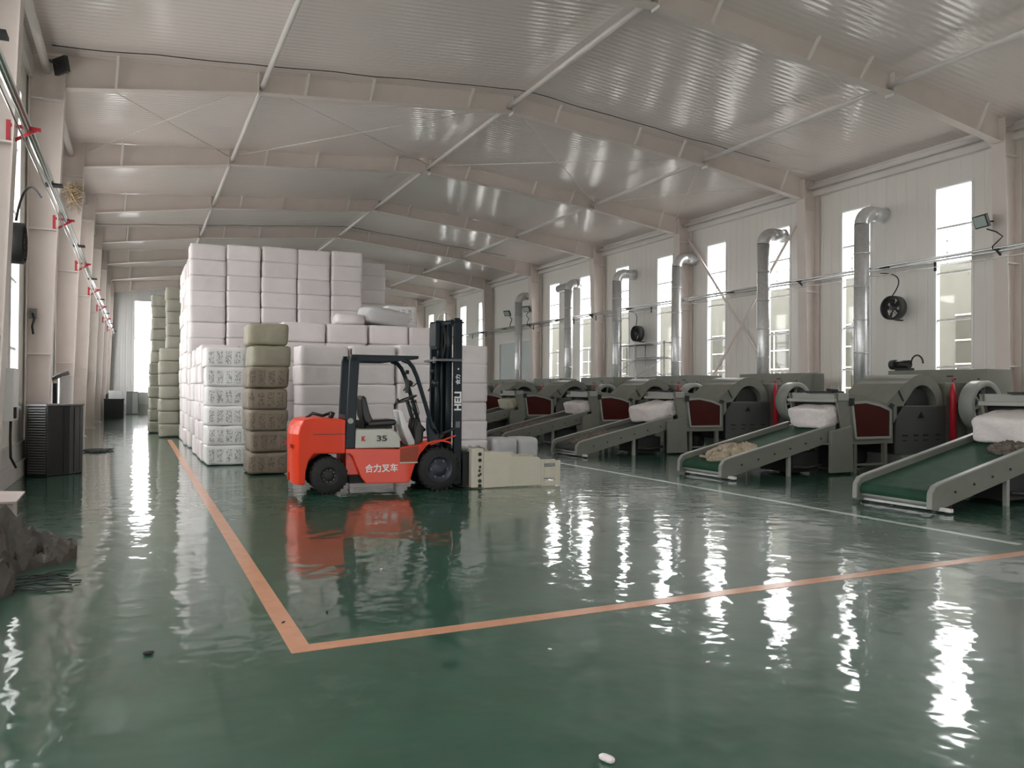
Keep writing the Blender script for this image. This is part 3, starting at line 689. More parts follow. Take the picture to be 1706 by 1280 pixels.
# overhead guard
GF = N+.86
for y in (GF-.08, N):
    pil = MB().prism([(2.905, .70), (3.06, .70), (3.085, 1.4), (3.12, 2.06), (3.12, 2.15), (2.99, 2.15), (2.965, 2.08)], y, y+.08).obj('rear_pillar', 'navy', fk, bevel=.015)
MB().box(2.92, 2.98, N+.08, GF-.08, 1.16, 1.22).obj('rear_crossbar', 'navy', fk)

MB().disc((2.985, N-.003, 1.13), .045, 'y', .006, 20).obj('badge', 'machlight', pil)
rf = MB()
for y in (N, GF-.07): rf.prism([(2.99, 2.06), (3.62, 2.06), (4.0, 2.11), (4.09, 2.12), (4.09, 2.165), (2.99, 2.165)], y, y+.07)
for i in range(8): rf.box(3.05+.135*i, 3.085+.135*i, N+.07, GF-.07, 2.11, 2.16)
rf.box(4.03, 4.09, N+.07, GF-.07, 2.115, 2.16)
rf.obj('overhead_guard', 'navy', fk, bevel=.008)
for y in (N+.0, GF-.06):
    MB().tube([(3.82, y+.03, 2.10), (3.93, y+.03, 2.06), (4.0, y+.03, 1.98), (4.07, y+.03, 1.83), (4.22, y+.03, 1.38), (4.33, y+.03, 1.02), (4.42, y+.03, .92)], .036, 10).obj('front_pillar', 'navy', fk)
MB().prism([(4.25, 1.18), (4.36, 1.10), (4.45, .92), (4.47, .72), (4.28, .72), (4.25, 1.0)], N+.02, N+.12).obj('front_cowl', 'navy', fk, bevel=.02)
hr = MB().tube([(4.1, N+.02, 1.75), (4.0, N-.02, 1.68), (3.90, N-.02, 1.68)], .010, 6).obj('mirror_arm', 'black', fk)
MB().box(3.865, 3.915, N-.06, N+.02, 1.57, 1.79).obj('mirror', 'black', fk, bevel=.01)
for x, y in ((4.06, N+.75), (4.30, N+.02)):
    MB().lathe([(0, 0), (.05, 0), (.055, .05), (.03, .09), (0, .09)], (x+.03, y, 1.73), 'x', 16).tube([(x-.04, y, 1.60), (x+.04, y, 1.73)], .012, 6).obj('work_light', 'black', fk)
    MB().lathe([(0, 0), (.035, 0), (.035, .05), (0, .05)], (x-.0, y, 1.92), 'x', 12).tube([(x, y, 1.92), (x, y, 1.65)], .008, 6).obj('indicator_lamp', 'darkgrey', fk)
MB().tube([(2.35+.0, N+.5, 1.17), (2.45, N+.45, 1.24), (2.6, N+.4, 1.2), (2.75, N+.5, 1.24)], .025, 8).tube([(2.72, N+.35, 1.16), (2.76, N+.35, 1.26)], .04, 10).obj('hose', 'black', fk)
MB().tube([(3.02, N+.2, 2.16), (3.02, N+.2, 2.26)], .012, 6).obj('antenna', 'black', fk)
# wheels
def wheel(c, y, r, w_, near, hubr, bolts, rimc):
    b = MB(); s = 1
    pr = [(hubr, 0), (r*.93, 0), (r, .035), (r, w_-.035), (r*.93, w_), (hubr, w_), (hubr, 0)]
    b.lathe([(a, d-w_/2) for a, d in pr], (0, 0, 0), 'y', 40)
    n = 26
    for k in range(n):
        a = 2*PI*k/n
        for yo in (-w_/2+.045, w_/2-.045):
            a2 = a + (PI/n if yo > 0 else 0); cc = Vector((math.cos(a2)*(r-.002), yo, math.sin(a2)*(r-.002))); tt = Vector((-math.sin(a2), 0, math.cos(a2)))
            b.bar(cc-tt*.016, cc+tt*.016, w_*.36, .024, up=(math.cos(a2), 0, math.sin(a2)))
    t = b.obj('tyre', 'rubber', fk, loc=(c[0], y+w_/2, c[1]))
    rb = MB().lathe([(0, -.03), (hubr*.35, -.045), (hubr*.5, -.01), (hubr*.86, .0), (hubr*.92, -.05), (hubr+.004, -.055), (hubr+.004, .05), (0, .05)], (0, -w_/2+.055, 0), 'y', 32)
    ro = rb.obj('wheel_rim', rimc, t)
    for k in range(bolts):
        a = 2*PI*k/bolts; MB().disc((hubr*.66*math.cos(a), -w_/2+.048, hubr*.66*math.sin(a)), .016 if bolts < 8 else .010, 'y', .025, 8).obj('wheel_nut', 'midgrey', ro)
    if near:
        pass
for y in (N-.02, Fy-.22): wheel(RW, y, .285, .24, 1, .145, 10, 'machdark')
for y in (N-.04, Fy-.24): wheel(FWc, y, .345, .28, 1, .215, 6, 'rim')
# mast
ms = MB(); my0, my1 = N+.20, Fy-.20
for y, xa in ((my0, 4.765), (my1-.09, 4.54)): 
    ms.box(xa, 4.905, y, y+.09, .06 if xa > 4.7 else .4, 2.80)
mast = ms.obj('mast_rail', 'navy', fk, bevel=.01)
im = MB()
for y in (my0+.10, my1-.19): im.box(4.80, 4.90, y, y+.08, .08, 2.83)
im.box(4.72, 4.90, my0+.09, my1-.09, 2.72, 2.80).box(4.72, 4.78, my0, my1, 2.10, 2.16).box(4.75, 4.88, my0, my1, .1, .2)
im.obj('inner_mast', 'navy', fk, bevel=.008)
# broad rear face of mast with cylinders
for y in (my0-.0, my1-.09): MB().tube([(4.68, y+.05, .35), (4.68, y+.05, 2.10)], .05, 14).tube([(4.68, y+.05, 2.1), (4.68, y+.05, 2.72)], .028, 12).obj('lift_cylinder', 'navy', fk)
MB().tube([(4.55, my0+.25, .8), (4.55, my0+.25, 2.1)], .055, 14).tube([(4.55, my0+.25, 2.1), (4.57, my0+.25, 2.4)], .03, 12).obj('centre_cylinder', 'navy', fk)
MB().box(4.44, 4.90, my0-.02, my1+.02, 2.10, 2.135).box(4.44, 4.47, my0+.1, my0+.2, 2.07, 2.17).obj('mast_collar', 'midgrey', fk)
MB().prism([(4.46, 2.36), (4.50, 2.30), (4.53, 2.30), (4.53, 2.72), (4.46, 2.74)], my0+.1, my0+.5).box(4.43, 4.93, my0-.01, my0+.02, 2.74, 2.765).obj('mast_guard', 'navy', fk, bevel=.008)
chn = MB()
for y in (my0+.2, my1-.24):
    chn.box(4.70, 4.715, y, y+.04, .5, 2.7)
chn.tube([(4.60, my0+.12, 2.70), (4.64, my0+.12, 2.4), (4.60, my0+.12, 2.14)], .016, 6).tube([(4.66, my0+.3, 2.74), (4.70, my0+.3, 2.45), (4.63, my0+.3, 2.14)], .016, 6)
chn.obj('hose_and_chain', 'darkgrey', fk)
MB().tube([(4.52, my0+.2, 2.78), (4.55, my0+.2, 2.88), (4.66, my0+.25, 2.92), (4.8, my0+.3, 2.90), (4.82, my0+.3, 2.8)], .012, 6).obj('top_hose', 'cream', fk)
MB().tube([(4.38, my0-.02, .72), (4.56, my0-.02, .90)], .045, 12).tube([(4.56, my0-.02, .90), (4.76, my0-.02, .99)], .025, 10).obj('tilt_cylinder', 'darkgrey', fk)
text('HELI', .165, 'creamd', mast, (4.835, my0-.004, 1.44), (PI/2, -PI/2, 0), sx=1.0, bold=.006)
text('合力', .085, 'creamd', mast, (4.835, my0-.004, 1.80), (PI/2, -PI/2, 0), sx=1.0, bold=.002)
MB().box(4.82, 4.85, my0-.004, my0, 1.96, 1.985).obj('sticker', 'creamd', mast)
MB().box(4.795, 4.87, my0-.004, my0, 1.0, 1.1).obj('data_plate', 'midgrey', mast)
text('合力叉车', .135, 'creamd', cho, (3.49, N-.002, .375), (PI/2, 0, 0), sx=1.0, bold=.003)
# clamp
cg = MB()
cg.box(5.0, 5.22, N-.04, N+.10, .02, .66); cg.box(5.0, 5.16, Fy-.06, Fy+.08, .02, .66)
cg.box(5.02, 5.20, N+.1, Fy-.06, .54, .64).box(5.02, 5.20, N+.1, Fy-.06, .06, .18)
cgo = cg.obj('clamp_frame', 'cream', fk, bevel=.012)
bo = MB()
for z in (.57, .47, .13, .05): bo.disc((5.15, N-.042, z), .032, 'y', .012, 14)
for z, x in ((.36, 5.15), (.30, 5.14), (.24, 5.16), (.22, 5.13)): bo.box(x-.015, x+.02, N-.05, N-.04, z-.02, z+.02)
bo.obj('bolt_hole', 'machdark', cgo)
MB().box(4.90, 5.01, N+.12, Fy-.12, .03, .60).obj('carriage', 'machdark', fk)
MB().tube([(4.95, N+.15, .62), (5.0, N+.05, .70), (5.08, N+.1, .66), (5.2, N+.2, .69), (5.35, N+.3, .62)], .018, 6).obj('clamp_hose', 'machlight', fk)
for y0, y1 in ((N-.035, N+.005), (Fy-.0, Fy+.04)):
    a = MB()
    a.prism([(5.22, .61), (5.68, .60), (5.74, .53), (5.74, .02), (5.22, .01)], y0, y1)
    a.prism([(5.74, .525), (6.22, .50), (6.28, .455), (6.28, .02), (5.74, .02)], y0+.004, y1-.004)
    # tip plate with two long slots
    z0, z1 = .0, .455
    a.box(6.28, 6.34, y0+.008, y1-.008, z0, z1).box(6.55, 6.65, y0+.008, y1-.008, z0+.02, z1-.02)
    for za, zb in ((z0, .085), (.135, .325), (.385, z1)): a.box(6.34, 6.55, y0+.008, y1-.008, za, zb)
    ao = a.obj('clamp_arm', 'cream', fk, bevel=.006)
    MB().box(5.70, 5.76, y0-.004, y1+.004, .1, .5).obj('weld_strip', 'cream', ao)

# ------------------------------------------------------------------ bale opening machines
def make_machine(label, belt='belt'):
    t = thing('bale_opener', label, 'machine', (0, 0, 0), group='row of bale opening machines along the right wall')
    D = 1.27
    rail = [(9.66, .06), (9.67, .27), (9.74, .36), (9.86, .40), (12.55, 1.00), (12.55, .68), (10.0, .08), (9.76, .03)]
    for y in (0, D-.05):
        r = MB().prism(rail, y, y+.05).obj('side_rail', 'machine', t)
        e = MB()
        pts = rail[:5]
        for i in range(4): 
            (xa, za), (xb, zb) = pts[i], pts[i+1]; e.bar((xa, y+.025, za), (xb, y+.025, zb), .07, .018, up=(0, 1, 0)) if False else e.bar((xa, y+.025, za), (xb, y+.025, zb), .075, .02)
        e.obj('edge_lip', 'machlight', r)
        bt = MB()
        for i in range(6): bt.disc((10.15+.4*i, y-.005 if y == 0 else y+.055, .27+.09*i), .018, 'y', .02, 8)
        bt.obj('bolt', 'machdark', r)
    MB().prism(arc(9.84, .19, .105, 260, 102, 8)+[(12.6, .91), (12.6, .80)], .055, D-.055).obj('belt', belt, t)
    MB().tube([(9.80, .05, .12), (9.80, D-.05, .12)], .05, 16).obj('roller', 'machlight', t)
    MB().bar((9.86, -.16, .05), (9.86, D+.02, .05), .06, .045).obj('foot_rail', 'white', t)
    for y in (-.14, D-.08): MB().tube([(9.86, y+.03, 0), (9.86, y+.03, .028)], .05, 10).obj('foot_pad', 'machdark', t)
    for y in (.06, D-.11): MB().box(9.84, 9.89, y, y+.05, 0.072, .16).obj('leg', 'white', t)
    for y in (.05, D-.1): MB().box(11.35, 11.42, y, y+.06, .0, .46).obj('leg', 'machlight', t)
    MB().box(11.6, 12.3, .2, D-.2, .05, .45).tube([(11.5, .1, .18), (11.9, .12, .14), (12.3, .1, .2)], .03, 8).obj('drive_unit', 'machdark', t)
    lg = [(12.33, .04), (12.95, .04), (12.90, .97), (12.33, .86)]
    for y in (-.10, D+.02): MB().prism(lg, y, y+.08).obj('side_cover', 'machine', t, bevel=.012)
    # mouth
    MB().box(12.62, 12.90, -.02, D-.03, 1.46, 1.62).box(12.52, 12.64, 0, D, 1.43, 1.50).obj('mouth_beam', 'machlight', t, bevel=.012)
    MB().tube([(12.75, .05, 1.385), (12.75, D-.05, 1.385)], .06, 14).obj('feed_roller', 'machdark', t)
    post = [(12.55, 1.62), (12.92, 1.58), (12.98, 1.40), (13.10, .62), (12.85, .55), (12.72, .95)]
    for y in (0, D-.05): MB().prism(post, y, y+.05).obj('mouth_post', 'machine', t)
    MB().box(12.55, 12.9, .1, .8, 1.62, 1.655).tube([(12.6, .0, 1.66), (12.6, .25, 1.68), (12.7, .3, 1.66)], .03, 8).obj('top_latch', 'machdark', t)
    MB().box(12.92, 13.05, -.03, 0.0, 1.36, 1.52).obj('switch', 'black', t, bevel=.01)
    # chamber
    chp = [(12.92, 1.60), (13.3, 1.58), (13.75, 1.47), (14.15, 1.38), (14.22, 1.36), (14.22, .58), (13.03, .58)]
    MB().prism(chp, 0.02, D-.02).obj('chamber', 'machine', t)
    fr_o = [(12.90, 1.50), (13.3, 1.52), (13.8, 1.44), (14.22, 1.34), (14.22, .58), (13.03, .58)]
    win = [(13.00, 1.42), (13.4, 1.44), (13.8, 1.37), (14.10, 1.27), (14.10, .71), (13.10, .71)]
    MB().prism(win, -.01, .02).obj('window_panel', 'redglass', t)
    fb = MB()
    L = list(win)
    for i in range(len(L)):
        (xa, za), (xb, zb) = L[i], L[(i+1) % len(L)]; fb.bar((xa, 0.0, za), (xb, 0.0, zb), .05, .05, up=(0, 1, 0))
    fb.obj('window_frame', 'machlight', t)
    for y in (.05, D-.13):
        for x in (13.12, 14.0): MB().box(x, x+.09, y, y+.08, 0, .58).obj('stand_leg', 'machine', t)
    MB().box(13.21, 14.0, .06, .1, .14, .18).obj('stand_bar', 'machine', t)
    MB().lathe([(0, 0), (.24, 0), (.25, .03), (.25, .3), (0, .3)], (13.62, .35, .30), 'y', 28).box(13.3, 13.95, .66, 1.3, .02, .5).obj('blower', 'black', t)
    # hood arch
    o_ = [(13.92, 1.34), (14.56, 1.83)] + arc(15.10, 1.36, .67, 128, 0, 14)
    i_ = arc(15.10, 1.36, .44, 0, 135, 10) + [(14.35, 1.18), (14.22, 1.0), (14.22, 1.30)]
    MB().prism(o_+i_, 0, D).obj('hood', 'machine', t)
    MB().prism([(14.05, 1.36), (14.12, 1.42), (14.24, 1.38), (14.18, 1.30)], -.012, 0).obj('hood_slot', 'machdark', t)
    MB().bar((14.5, -.012, 1.46), (14.35, -.012, 1.68), .02, .02).obj('hood_joint', 'machdark', t)
    MB().tube([(15.1, .12, 1.36), (15.1, D-.12, 1.36)], .36, 28).obj('drum', 'machdark', t)
    dr = MB().box(14.30, 15.86, .0, .06, .34, 1.36).obj('side_panel', mat('panel_dark_grey', (.085, .087, .085, 1), .4) if 'panel_dark_grey' not in bpy.data.materials else bpy.data.materials['panel_dark_grey'], t, bevel=.01)
    sl = MB()
    for x in (14.55, 14.9, 15.2, 15.6): sl.box(x-.07, x+.07, -.012, 0, .72, .75); sl.box(x-.06, x+.06, -.012, 0, .62, .64)
    sl.prism([(14.95, 1.10), (15.05, 1.22), (15.15, 1.10)], -.008, 0)
    sl.obj('vent_slot', 'black', dr)
    MB().prism([(14.5, .33), (15.86, .33), (15.75, 0), (14.7, 0)], .04, D-.04).obj('base', 'machlight', t)
    MB().box(14.3, 15.86, D-.06, D, .3, 1.36).box(14.4, 15.8, .06, D-.06, .34, .9).obj('rear_panel', 'machdark', t)
    MB().box(15.86, 16.58, .02, D-.02, 0, 1.86).obj('body', 'machine', t, bevel=.01)
    cb = MB().box(16.58, 17.45, -.42, 2.05, .0, 2.17).obj('cabinet', 'machine', t, bevel=.012)
    for y in (-.25, .3, 1.1, 1.8): MB().disc((16.575, y, 1.95), .02, 'x', .02, 8).obj('rivet', 'machdark', cb)
    MB().box(16.565, 16.58, .35, .50, 2.0, 2.03).obj('grip_slot', 'machdark', cb)
    MB().tube([(15.98, -.08, .60), (15.97, -.08, 1.60), (15.96, -.08, 1.85)], [.075, .07, .025], 14).tube([(15.96, -.08, 1.88), (15.96, -.08, 1.96)], .02, 8).obj('red_guard_tube', 'red', t)
    wl = MB().lathe([(.40, -.14), (.50, -.16), (.52, -.14), (.52, .14), (.50, .16), (.40, .16), (.46, .12), (.46, -.12), (.40, -.14)], (0, 0, 0), 'y', 36)
    for k in range(6):
        a = PI*k/3+.3; wl.bar((0, 0, 0), (.45*math.cos(a), 0, .45*math.sin(a)), .05, .06, up=(0, 1, 0))
    wl.tube([(0, -.1, 0), (0, .34, 0)], .07, 16)
    wo = wl.obj('flywheel', 'machlight', t, loc=(16.12, -.60, 1.38))
    MB().tube([(16.12, -.3, 1.38), (16.12, .03, 1.38)], .05, 12).obj('shaft', 'machdark', t)
    MB().lathe([(0, .0), (.36, 0), (.38, .03), (0, .03)], (16.12, -.46, 1.38), 'y', 28).obj('wheel_back', 'machdark', t)
    return t
MY = [7.13, 11.35, 16.6, 20.9, 26.1, 30.4, 35.4]
mac = make_machine('grey bale opening machine nearest the camera, long green conveyor with pale edges')
mac.location = (0, MY[0], 0)
ML = ['', 'grey bale opening machine with beige rag on its conveyor, second from the camera', 'grey bale opening machine with long ragged cotton block, third from the camera',
      'grey bale opening machine fourth from the camera, small white cotton block', 'grey bale opening machine fifth from the camera, cream cotton block', 'grey bale opening machine sixth from the camera, mostly behind the fifth', 'last grey bale opening machine in the row, hidden behind white bales']
for i in range(1, 7):
    c = dup(mac, loc=(0, MY[i], 0), label=ML[i])
    if i >= 2:
        for ch_ in c.children:
            if ch_.name.startswith('belt'): ch_.data = ch_.data.copy(); ch_.data.materials[0] = MT['beltd']
def lumpy(w, d, h, seed, m, loc, ry=0, amp=.05, name='cotton_block', label='', cat='cotton block', rz=0, pw=7, cuts=12, flat=False):
    me = rough_box(w, d, h, seed, amp=amp, pw=pw, cuts=cuts); me.materials.append(MT[m])
    o = bpy.data.objects.new(name, me); COL.objects.link(o); o.location = loc; o.rotation_euler = (0, ry, rz); return tag(o, label, cat)
SL = -math.atan(.22)
def bz(x): return .29+(x-9.80)*.2225
for i, (x, w_, d_, h_, m_, lab) in enumerate(((12.50, .72, 1.04, .42, 'cotton', 'big white cotton block at the mouth of the machine nearest the camera'),
        (12.66, .50, 1.02, .42, 'cotton', 'white cotton block on the second conveyor from the camera, above the rag'),
        (12.42, 1.0, 1.02, .43, 'cotton', 'long ragged white cotton block on the third conveyor'),
        (12.60, .48, .98, .38, 'cotton', 'small white cotton block on the fourth conveyor'),
        (12.66, .46, .95, .38, 'cottonc', 'cream cotton block on the fifth conveyor'))):
    lumpy(w_, d_, h_, i*3.3+1, m_, (x, MY[i]+.62, bz(x)+.005), SL, .06 if i == 2 else .035, label=lab)
# ragged fibres on the third block
def crumple(w, d, h, seed, m, loc, label, cat, name, rot=(0, 0, 0), n=34, sharp=1.0, kind=None):
    """crumpled cloth / sheet: closed lumpy sheet with folds"""
    rnd = random.Random(seed); vs = []; fs = []
    for i in range(n+1):
        for j in range(n+1):
            u, v = i/n*2-1, j/n*2-1
            e = max(0, 1-(abs(u)**3+abs(v)**3)*.55)
            p = Vector((u*2.3+seed, v*2.3, seed*.7))
            rdg = 1-abs(noise.noise(p*1.1))*2.2; rd2 = 1-abs(noise.noise(p*2.7+Vector((3, 1, 0))))*2
            z = max(.0, h*e*(.35+.45*rdg+.25*rd2*sharp))
            ed = 1+.18*noise.noise(Vector((math.atan2(v, u)*1.5, seed, 0)))
            rr_ = max(abs(u), abs(v)); LL = math.hypot(u, v) or 1; cx_ = u*rr_/LL*1.05; cy__ = v*rr_/LL*1.05
            vs.append((cx_*w/2*ed, cy__*d/2*ed, z+.004))
    N1 = n+1
    for i in range(n):
        for j in range(n): fs.append((i*N1+j, (i+1)*N1+j, (i+1)*N1+j+1, i*N1+j+1))
    base = len(vs)
    rim = [i*N1 for i in range(n)] + [n*N1+j for j in range(n)] + [i*N1+n for i in range(n, 0, -1)] + [j for j in range(n, 0, -1)]
    for k in rim: vs.append((vs[k][0], vs[k][1], 0))
    L = len(rim)
    for k in range(L): fs.append((rim[k], rim[(k+1) % L], base+(k+1) % L, base+k))
    fs.append(tuple(base+k for k in range(L))[::-1])
    b = MB(); b.add(vs, fs, False); o = b.obj(name, m, loc=loc, rot=rot); return tag(o, label, cat, kind=kind)
crumple(1.1, .85, .17, 2, 'rag', (10.45, MY[1]+.62, bz(10.45)+.0), 'crumpled beige rag heap low on the second conveyor from the camera', 'rag', 'rag_heap', (0, SL, .2))
cable('rope', [(9.95, MY[1]+.95, .37), (9.98, MY[1]+.7, .36), (10.0, MY[1]+.55, .36), (10.12, MY[1]+.45, .39), (10.4, MY[1]+.35, .45)], .028, 'thick beige twisted strand at the front of the rag heap', 'rag', cat='rope')
crumple(.55, .55, .12, 5, 'lint', (12.0, MY[0]+.42, bz(12.0)+.0), 'dark clump of waste under the big cotton block on the nearest conveyor', 'waste', 'waste_clump', (0, SL, .2))
crumple(1.3, 1.0, .07, 8, 'lint', (10.6, MY[2]+.7, bz(10.6)+.0), 'thin layer of grey waste fibre on the third conveyor', 'waste', 'waste_layer', (0, SL, 0), kind='stuff')
crumple(1.9, 1.1, .10, 9, 'lint', (10.9, MY[3]+.7, bz(10.9)+.0), 'layer of grey waste fibre along the fourth conveyor', 'waste', 'waste_layer', (0, SL, 0), kind='stuff')
crumple(1.9, 1.1, .10, 12, 'lint', (10.9, MY[4]+.7, bz(10.9)+.0), 'layer of grey waste fibre along the fifth conveyor', 'waste', 'waste_layer', (0, SL, 0), kind='stuff')
t = thing('electric_motor', 'small black motor with a looped cable on top of the second machine', 'motor', (16.75, 12.95, 2.17))
MB().tube([(-.05, -.05, .15), (-.05, .28, .15)], .10, 16).box(-.12, .05, -.1, .3, 0, .06).obj('body', 'black', t)
MB().tube([(-.05, .1+.16*math.cos(a)-.35, .16+.2*math.sin(a)) for a in [i*PI/8 for i in range(9)]], .02, 8).obj('lead', 'black', t)
MB().tube([(-.05, .32, .15), (-.05, .45, .15)], .12, 16).obj('cap', 'darkgrey', t)
# scaffold tower
sc_ = thing('scaffold_tower', 'light steel scaffold tower standing behind the machines below the far fan', 'scaffold', (0, 0, 0))
for yy in (24.3, 26.2, 27.9):
    b = MB()
    for x in (17.94, 18.42): b.tube([(x, yy, 0), (x, yy, 3.55)], .024, 8)
    for z in (.4, 1.3, 2.2, 2.9, 3.5): b.tube([(17.94, yy, z), (18.42, yy, z)], .02, 8)
    b.obj('end_frame', 'galv', sc_)
b = MB()
for z in (2.2, 2.9, 3.5):
    for x in (17.94, 18.42): b.tube([(x, 24.3, z), (x, 27.9, z)], .02, 8)
b.tube([(17.94, 24.3, 2.2), (17.94, 26.2, 2.9)], .016, 8).tube([(17.94, 26.2, 2.9), (17.94, 27.9, 2.2)], .016, 8).tube([(17.94, 26.2, 2.2), (17.94, 24.3, 2.9)], .016, 8)
b.obj('brace', 'galv', sc_)
MB().box(17.96, 18.4, 25.6, 27.8, 3.47, 3.50).box(17.96, 18.4, 24.6, 26.2, 2.92, 2.95).obj('platform', 'darkgrey', sc_)

# ------------------------------------------------------------------ left side clutter
t = thing('slatted_cabinet', 'dark grey cabinet with slatted left panel by the left wall', 'cabinet', (0, 0, 0))
P = [(-1.80, 16.72), (-1.46, 16.50), (-1.12, 16.72), (-.92, 17.05), (-.96, 17.28), (-1.78, 17.28)]
MB().prism(P, 0.0, 1.28, 'z').obj('body', 'darkgrey', t, bevel=.015)
MB().prism([(x*1.0+(-.02 if x < -1.4 else .02), y+(-.02 if y < 17 else .02)) for x, y in P], 1.28, 1.31, 'z').obj('top', 'midgrey', t)
sl = MB(); A, B_ = Vector((-1.80, 16.72, 0)), Vector((-1.46, 16.50, 0)); nn = Vector((-.22, -.34, 0)).normalized()
for i in range(26):
    z = .06+i*.047; sl.bar(A+nn*.012+Vector((.03, -.02, z)), B_+nn*.012+Vector((-.02, .01, z)), .025, .018)
sl.obj('slat_panel', 'midgrey', t)
sm_ = MB(); A, B_ = Vector((-1.12, 16.72, 0)), Vector((-.92, 17.08, 0))
for f in (.3, .7):
    q = A.lerp(B_, f); sm_.bar(q+Vector((.005, -.003, .05)), q+Vector((.005, -.003, 1.25)), .012, .02)
q = Vector((-1.46, 16.50, 0)).lerp(Vector((-1.12, 16.72, 0)), .75); sm_.bar(q+Vector((.004, -.006, .05)), q+Vector((.004, -.006, 1.25)), .02, .012)
sm_.obj('door_seam', 'black', t)
t = thing('roll_holder', 'pale plastic roll and black pole behind the slatted cabinet', 'roll', (-1.5, 18.3, 0))
MB().tube([(0, 0, 0), (0, 0, 1.7)], .045, 10).obj('pole', 'black', t); MB().tube([(.18, .1, 0), (.18, .1, 1.85)], .13, 16).obj('roll', 'white', t)
MB().tube([(-.05, 0, 1.78), (.08, 0, 1.86), (.25, 0, 1.92)], .04, 8).obj('tip', 'midgrey', t)
t = thing('storage_bin', 'black storage bin standing far down the aisle by the left wall', 'bin', (-1.08, 46.4, 0))
MB().box(-.46, .46, -.4, .4, 0, 1.0).obj('body', 'black', t, bevel=.02); MB().box(-.48, .48, -.42, .42, .98, 1.04).obj('rim', 'darkgrey', t)
tag(MB().box(-.35, .3, -.3, .3, 0, .42).obj('carton', 'white', loc=(-.98, 46.4, 1.04), bevel=.01), 'white carton resting on the black bin', 'carton')
crumple(.9, .7, 1.35, 6, 'tarp', (-1.45, 48.6, 0), 'brown heap of sacks against the left wall behind the black bin', 'sacks', 'sack_heap')
t = thing('steel_locker', 'grey two door steel locker under the far window', 'locker', (-.25, 53.4, 0))
MB().box(-.33, .33, -.25, .25, 0, 1.40).obj('body', 'midgrey', t, bevel=.01); MB().box(-.31, -.01, -.27, -.25, .04, 1.36).obj('door', 'midgrey', t); MB().box(.01, .31, -.27, -.25, .04, 1.36).obj('door', 'machlight', t)
t = thing('fire_box', 'red wall box beside the far left column', 'wall box', (-1.83, 50.8, 3.6)); MB().box(-.12, .12, -.1, .1, -.5, .5).obj('body', 'red', t, bevel=.01); MB().box(-.1, .1, -.11, -.1, -.45, .45).obj('door', 'white', t)
random.seed(5)
b = MB()
for k in range(9):
    cx_, cy__ = random.uniform(-1.05, -.72), random.uniform(22.1, 23.0); R_ = random.uniform(.08, .22)
    b.tube([(cx_+R_*math.cos(a)*1.6, cy__+R_*math.sin(a), .02+.02*random.random()) for a in [2*PI*i/12 for i in range(12)]], .012, 5, closed=True)
tag(b.obj('cable_coil', 'machdark'), 'loose coil of dark cable on the floor beyond the slatted cabinet', 'cable')
# debris heap at the left edge
def tarp(seed, w_, d_, h_, loc, rot, lab, m='tarp'): crumple(w_, d_, h_, seed, m, loc, lab, 'sheeting', 'crumpled_sheeting', rot, n=26, sharp=1.6)
tarp(21, 1.15, .75, .30, (-1.10, 8.50, 0), (0, 0, .15), 'long crumpled brown sheet end lying towards the aisle')
tarp(23, .9, .9, .56, (-1.32, 8.2, 0), (0, 0, .5), 'tall dark crumpled sheeting under the pale board')
tarp(26, .6, .6, .34, (-1.18, 7.3, 0), (0, 0, .2), 'low crumpled brown sheeting nearest the camera in the left heap')
tag(MB().prism([(-.42, -.3), (.25, -.22), (.32, .25), (-.40, .32)], 0, .02, 'z').obj('board', 'board', loc=(-1.34, 9.35, .50), rot=(.10, .05, .1)), 'pale flat board lying on top of the crumpled sheeting', 'board')
tag(MB().box(-.2, .2, -.15, .15, 0, .46).obj('carton', 'board', loc=(-1.30, 9.35, 0), bevel=.01), 'small cardboard carton propping up the pale board', 'carton')
random.seed(9)
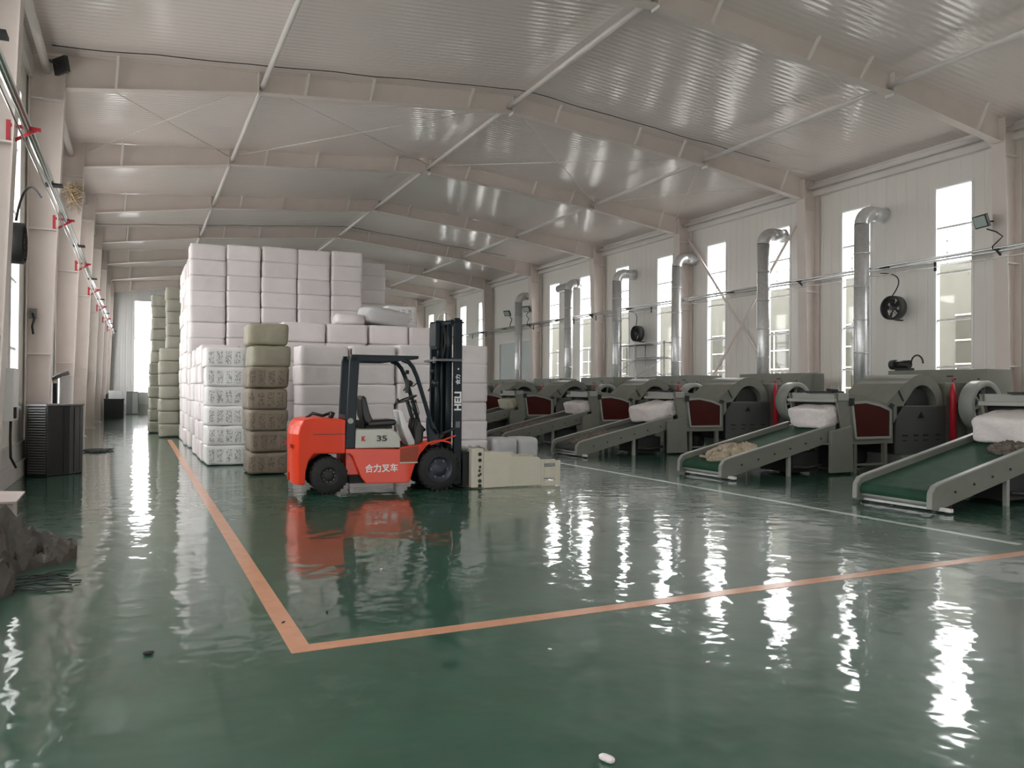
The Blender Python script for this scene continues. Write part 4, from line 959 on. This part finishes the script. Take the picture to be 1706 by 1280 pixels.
for k in range(12):
    a = random.uniform(-.6, .35); x0, y0 = random.uniform(-1.0, -.75), random.uniform(7.2, 7.9); L_ = random.uniform(.25, .5)
    pts = [(x0+L_*u*math.cos(a), y0+L_*u*math.sin(a)+.03*math.sin(u*5+k), .008+.03*math.sin(u*PI)*random.random()) for u in [i/6 for i in range(7)]]
    o = MB().tube(pts, .005, 5).obj('wire_offcut', 'darkgrey'); tag(o, 'thin dark wire offcut sticking out of the crumpled sheeting onto the green floor', 'wire', 'wire offcuts beside the sheeting')
# tiny things on the floor
def scrap(x, y, s, m, lab):
    me = rough_box(s*2.2, s, s*.7, x*5, amp=s*.25, pw=3, cuts=3); me.materials.append(MT[m]); o = bpy.data.objects.new('scrap', me); COL.objects.link(o); o.location = (x, y, 0); o.rotation_euler = (0, 0, x); tag(o, lab, 'scrap')
scrap(.08, 5.27, .028, 'darkgrey', 'dark metal scrap alone on the floor left of the orange corner')
scrap(1.26, 5.73, .022, 'darkgrey', 'dark metal scrap just inside the orange corner')
scrap(.93, 5.6, .018, 'darkgrey', 'tiny dark scrap on the orange line')
scrap(1.87, 2.93, .034, 'cotton', 'white crumpled tissue at the bottom edge near the camera')

for x, y, lab in ((2.35, 4.35, 'pale speck of lint just below the orange line near the middle'), (3.1, 3.75, 'small pale lint tuft on open green floor'), (4.3, 3.65, 'tiny pale lint speck right of the tissue'), (2.0, 6.9, 'pale lint speck on the floor in front of the forklift')):
    scrap(x, y, .014, 'cotton', lab)

# ------------------------------------------------------------------ outside
struct(MB().box(-40, 60, -40, 95, -.35, -.2).obj('floor_outside_ground', 'concrete'))
t = thing('neighbouring_building', 'low grey building outside beyond the right windows', 'building', (0, 0, 0))
MB().box(25.0, 30, -5, 60, -.2, 6.1).obj('body', 'bldg', t)
for k in range(20):
    y = -3+3.1*k
    f = MB().box(24.93, 25.0, y, y+1.9, 1.0, 4.3).obj('window', 'bglass', t)
    g = MB().box(24.89, 24.94, y+.93, y+.98, 1.0, 4.3)
    for z in (1.0, 1.8, 2.6, 3.4, 4.25): g.box(24.89, 24.94, y, y+1.9, z, z+.05)
    g.obj('glazing_bar', 'cream', f)
rl = thing('roof_railing', 'pale steel railing on the building outside the right windows', 'railing', (0, 0, 0))
b = MB()
for k in range(66): b.box(25.2, 25.24, -5+k, -4.96+k, 6.1, 7.3)
for z in (6.5, 6.9, 7.3): b.box(25.2, 25.24, -5, 60, z-.02, z+.02)
b.obj('rail', 'midgrey', rl)
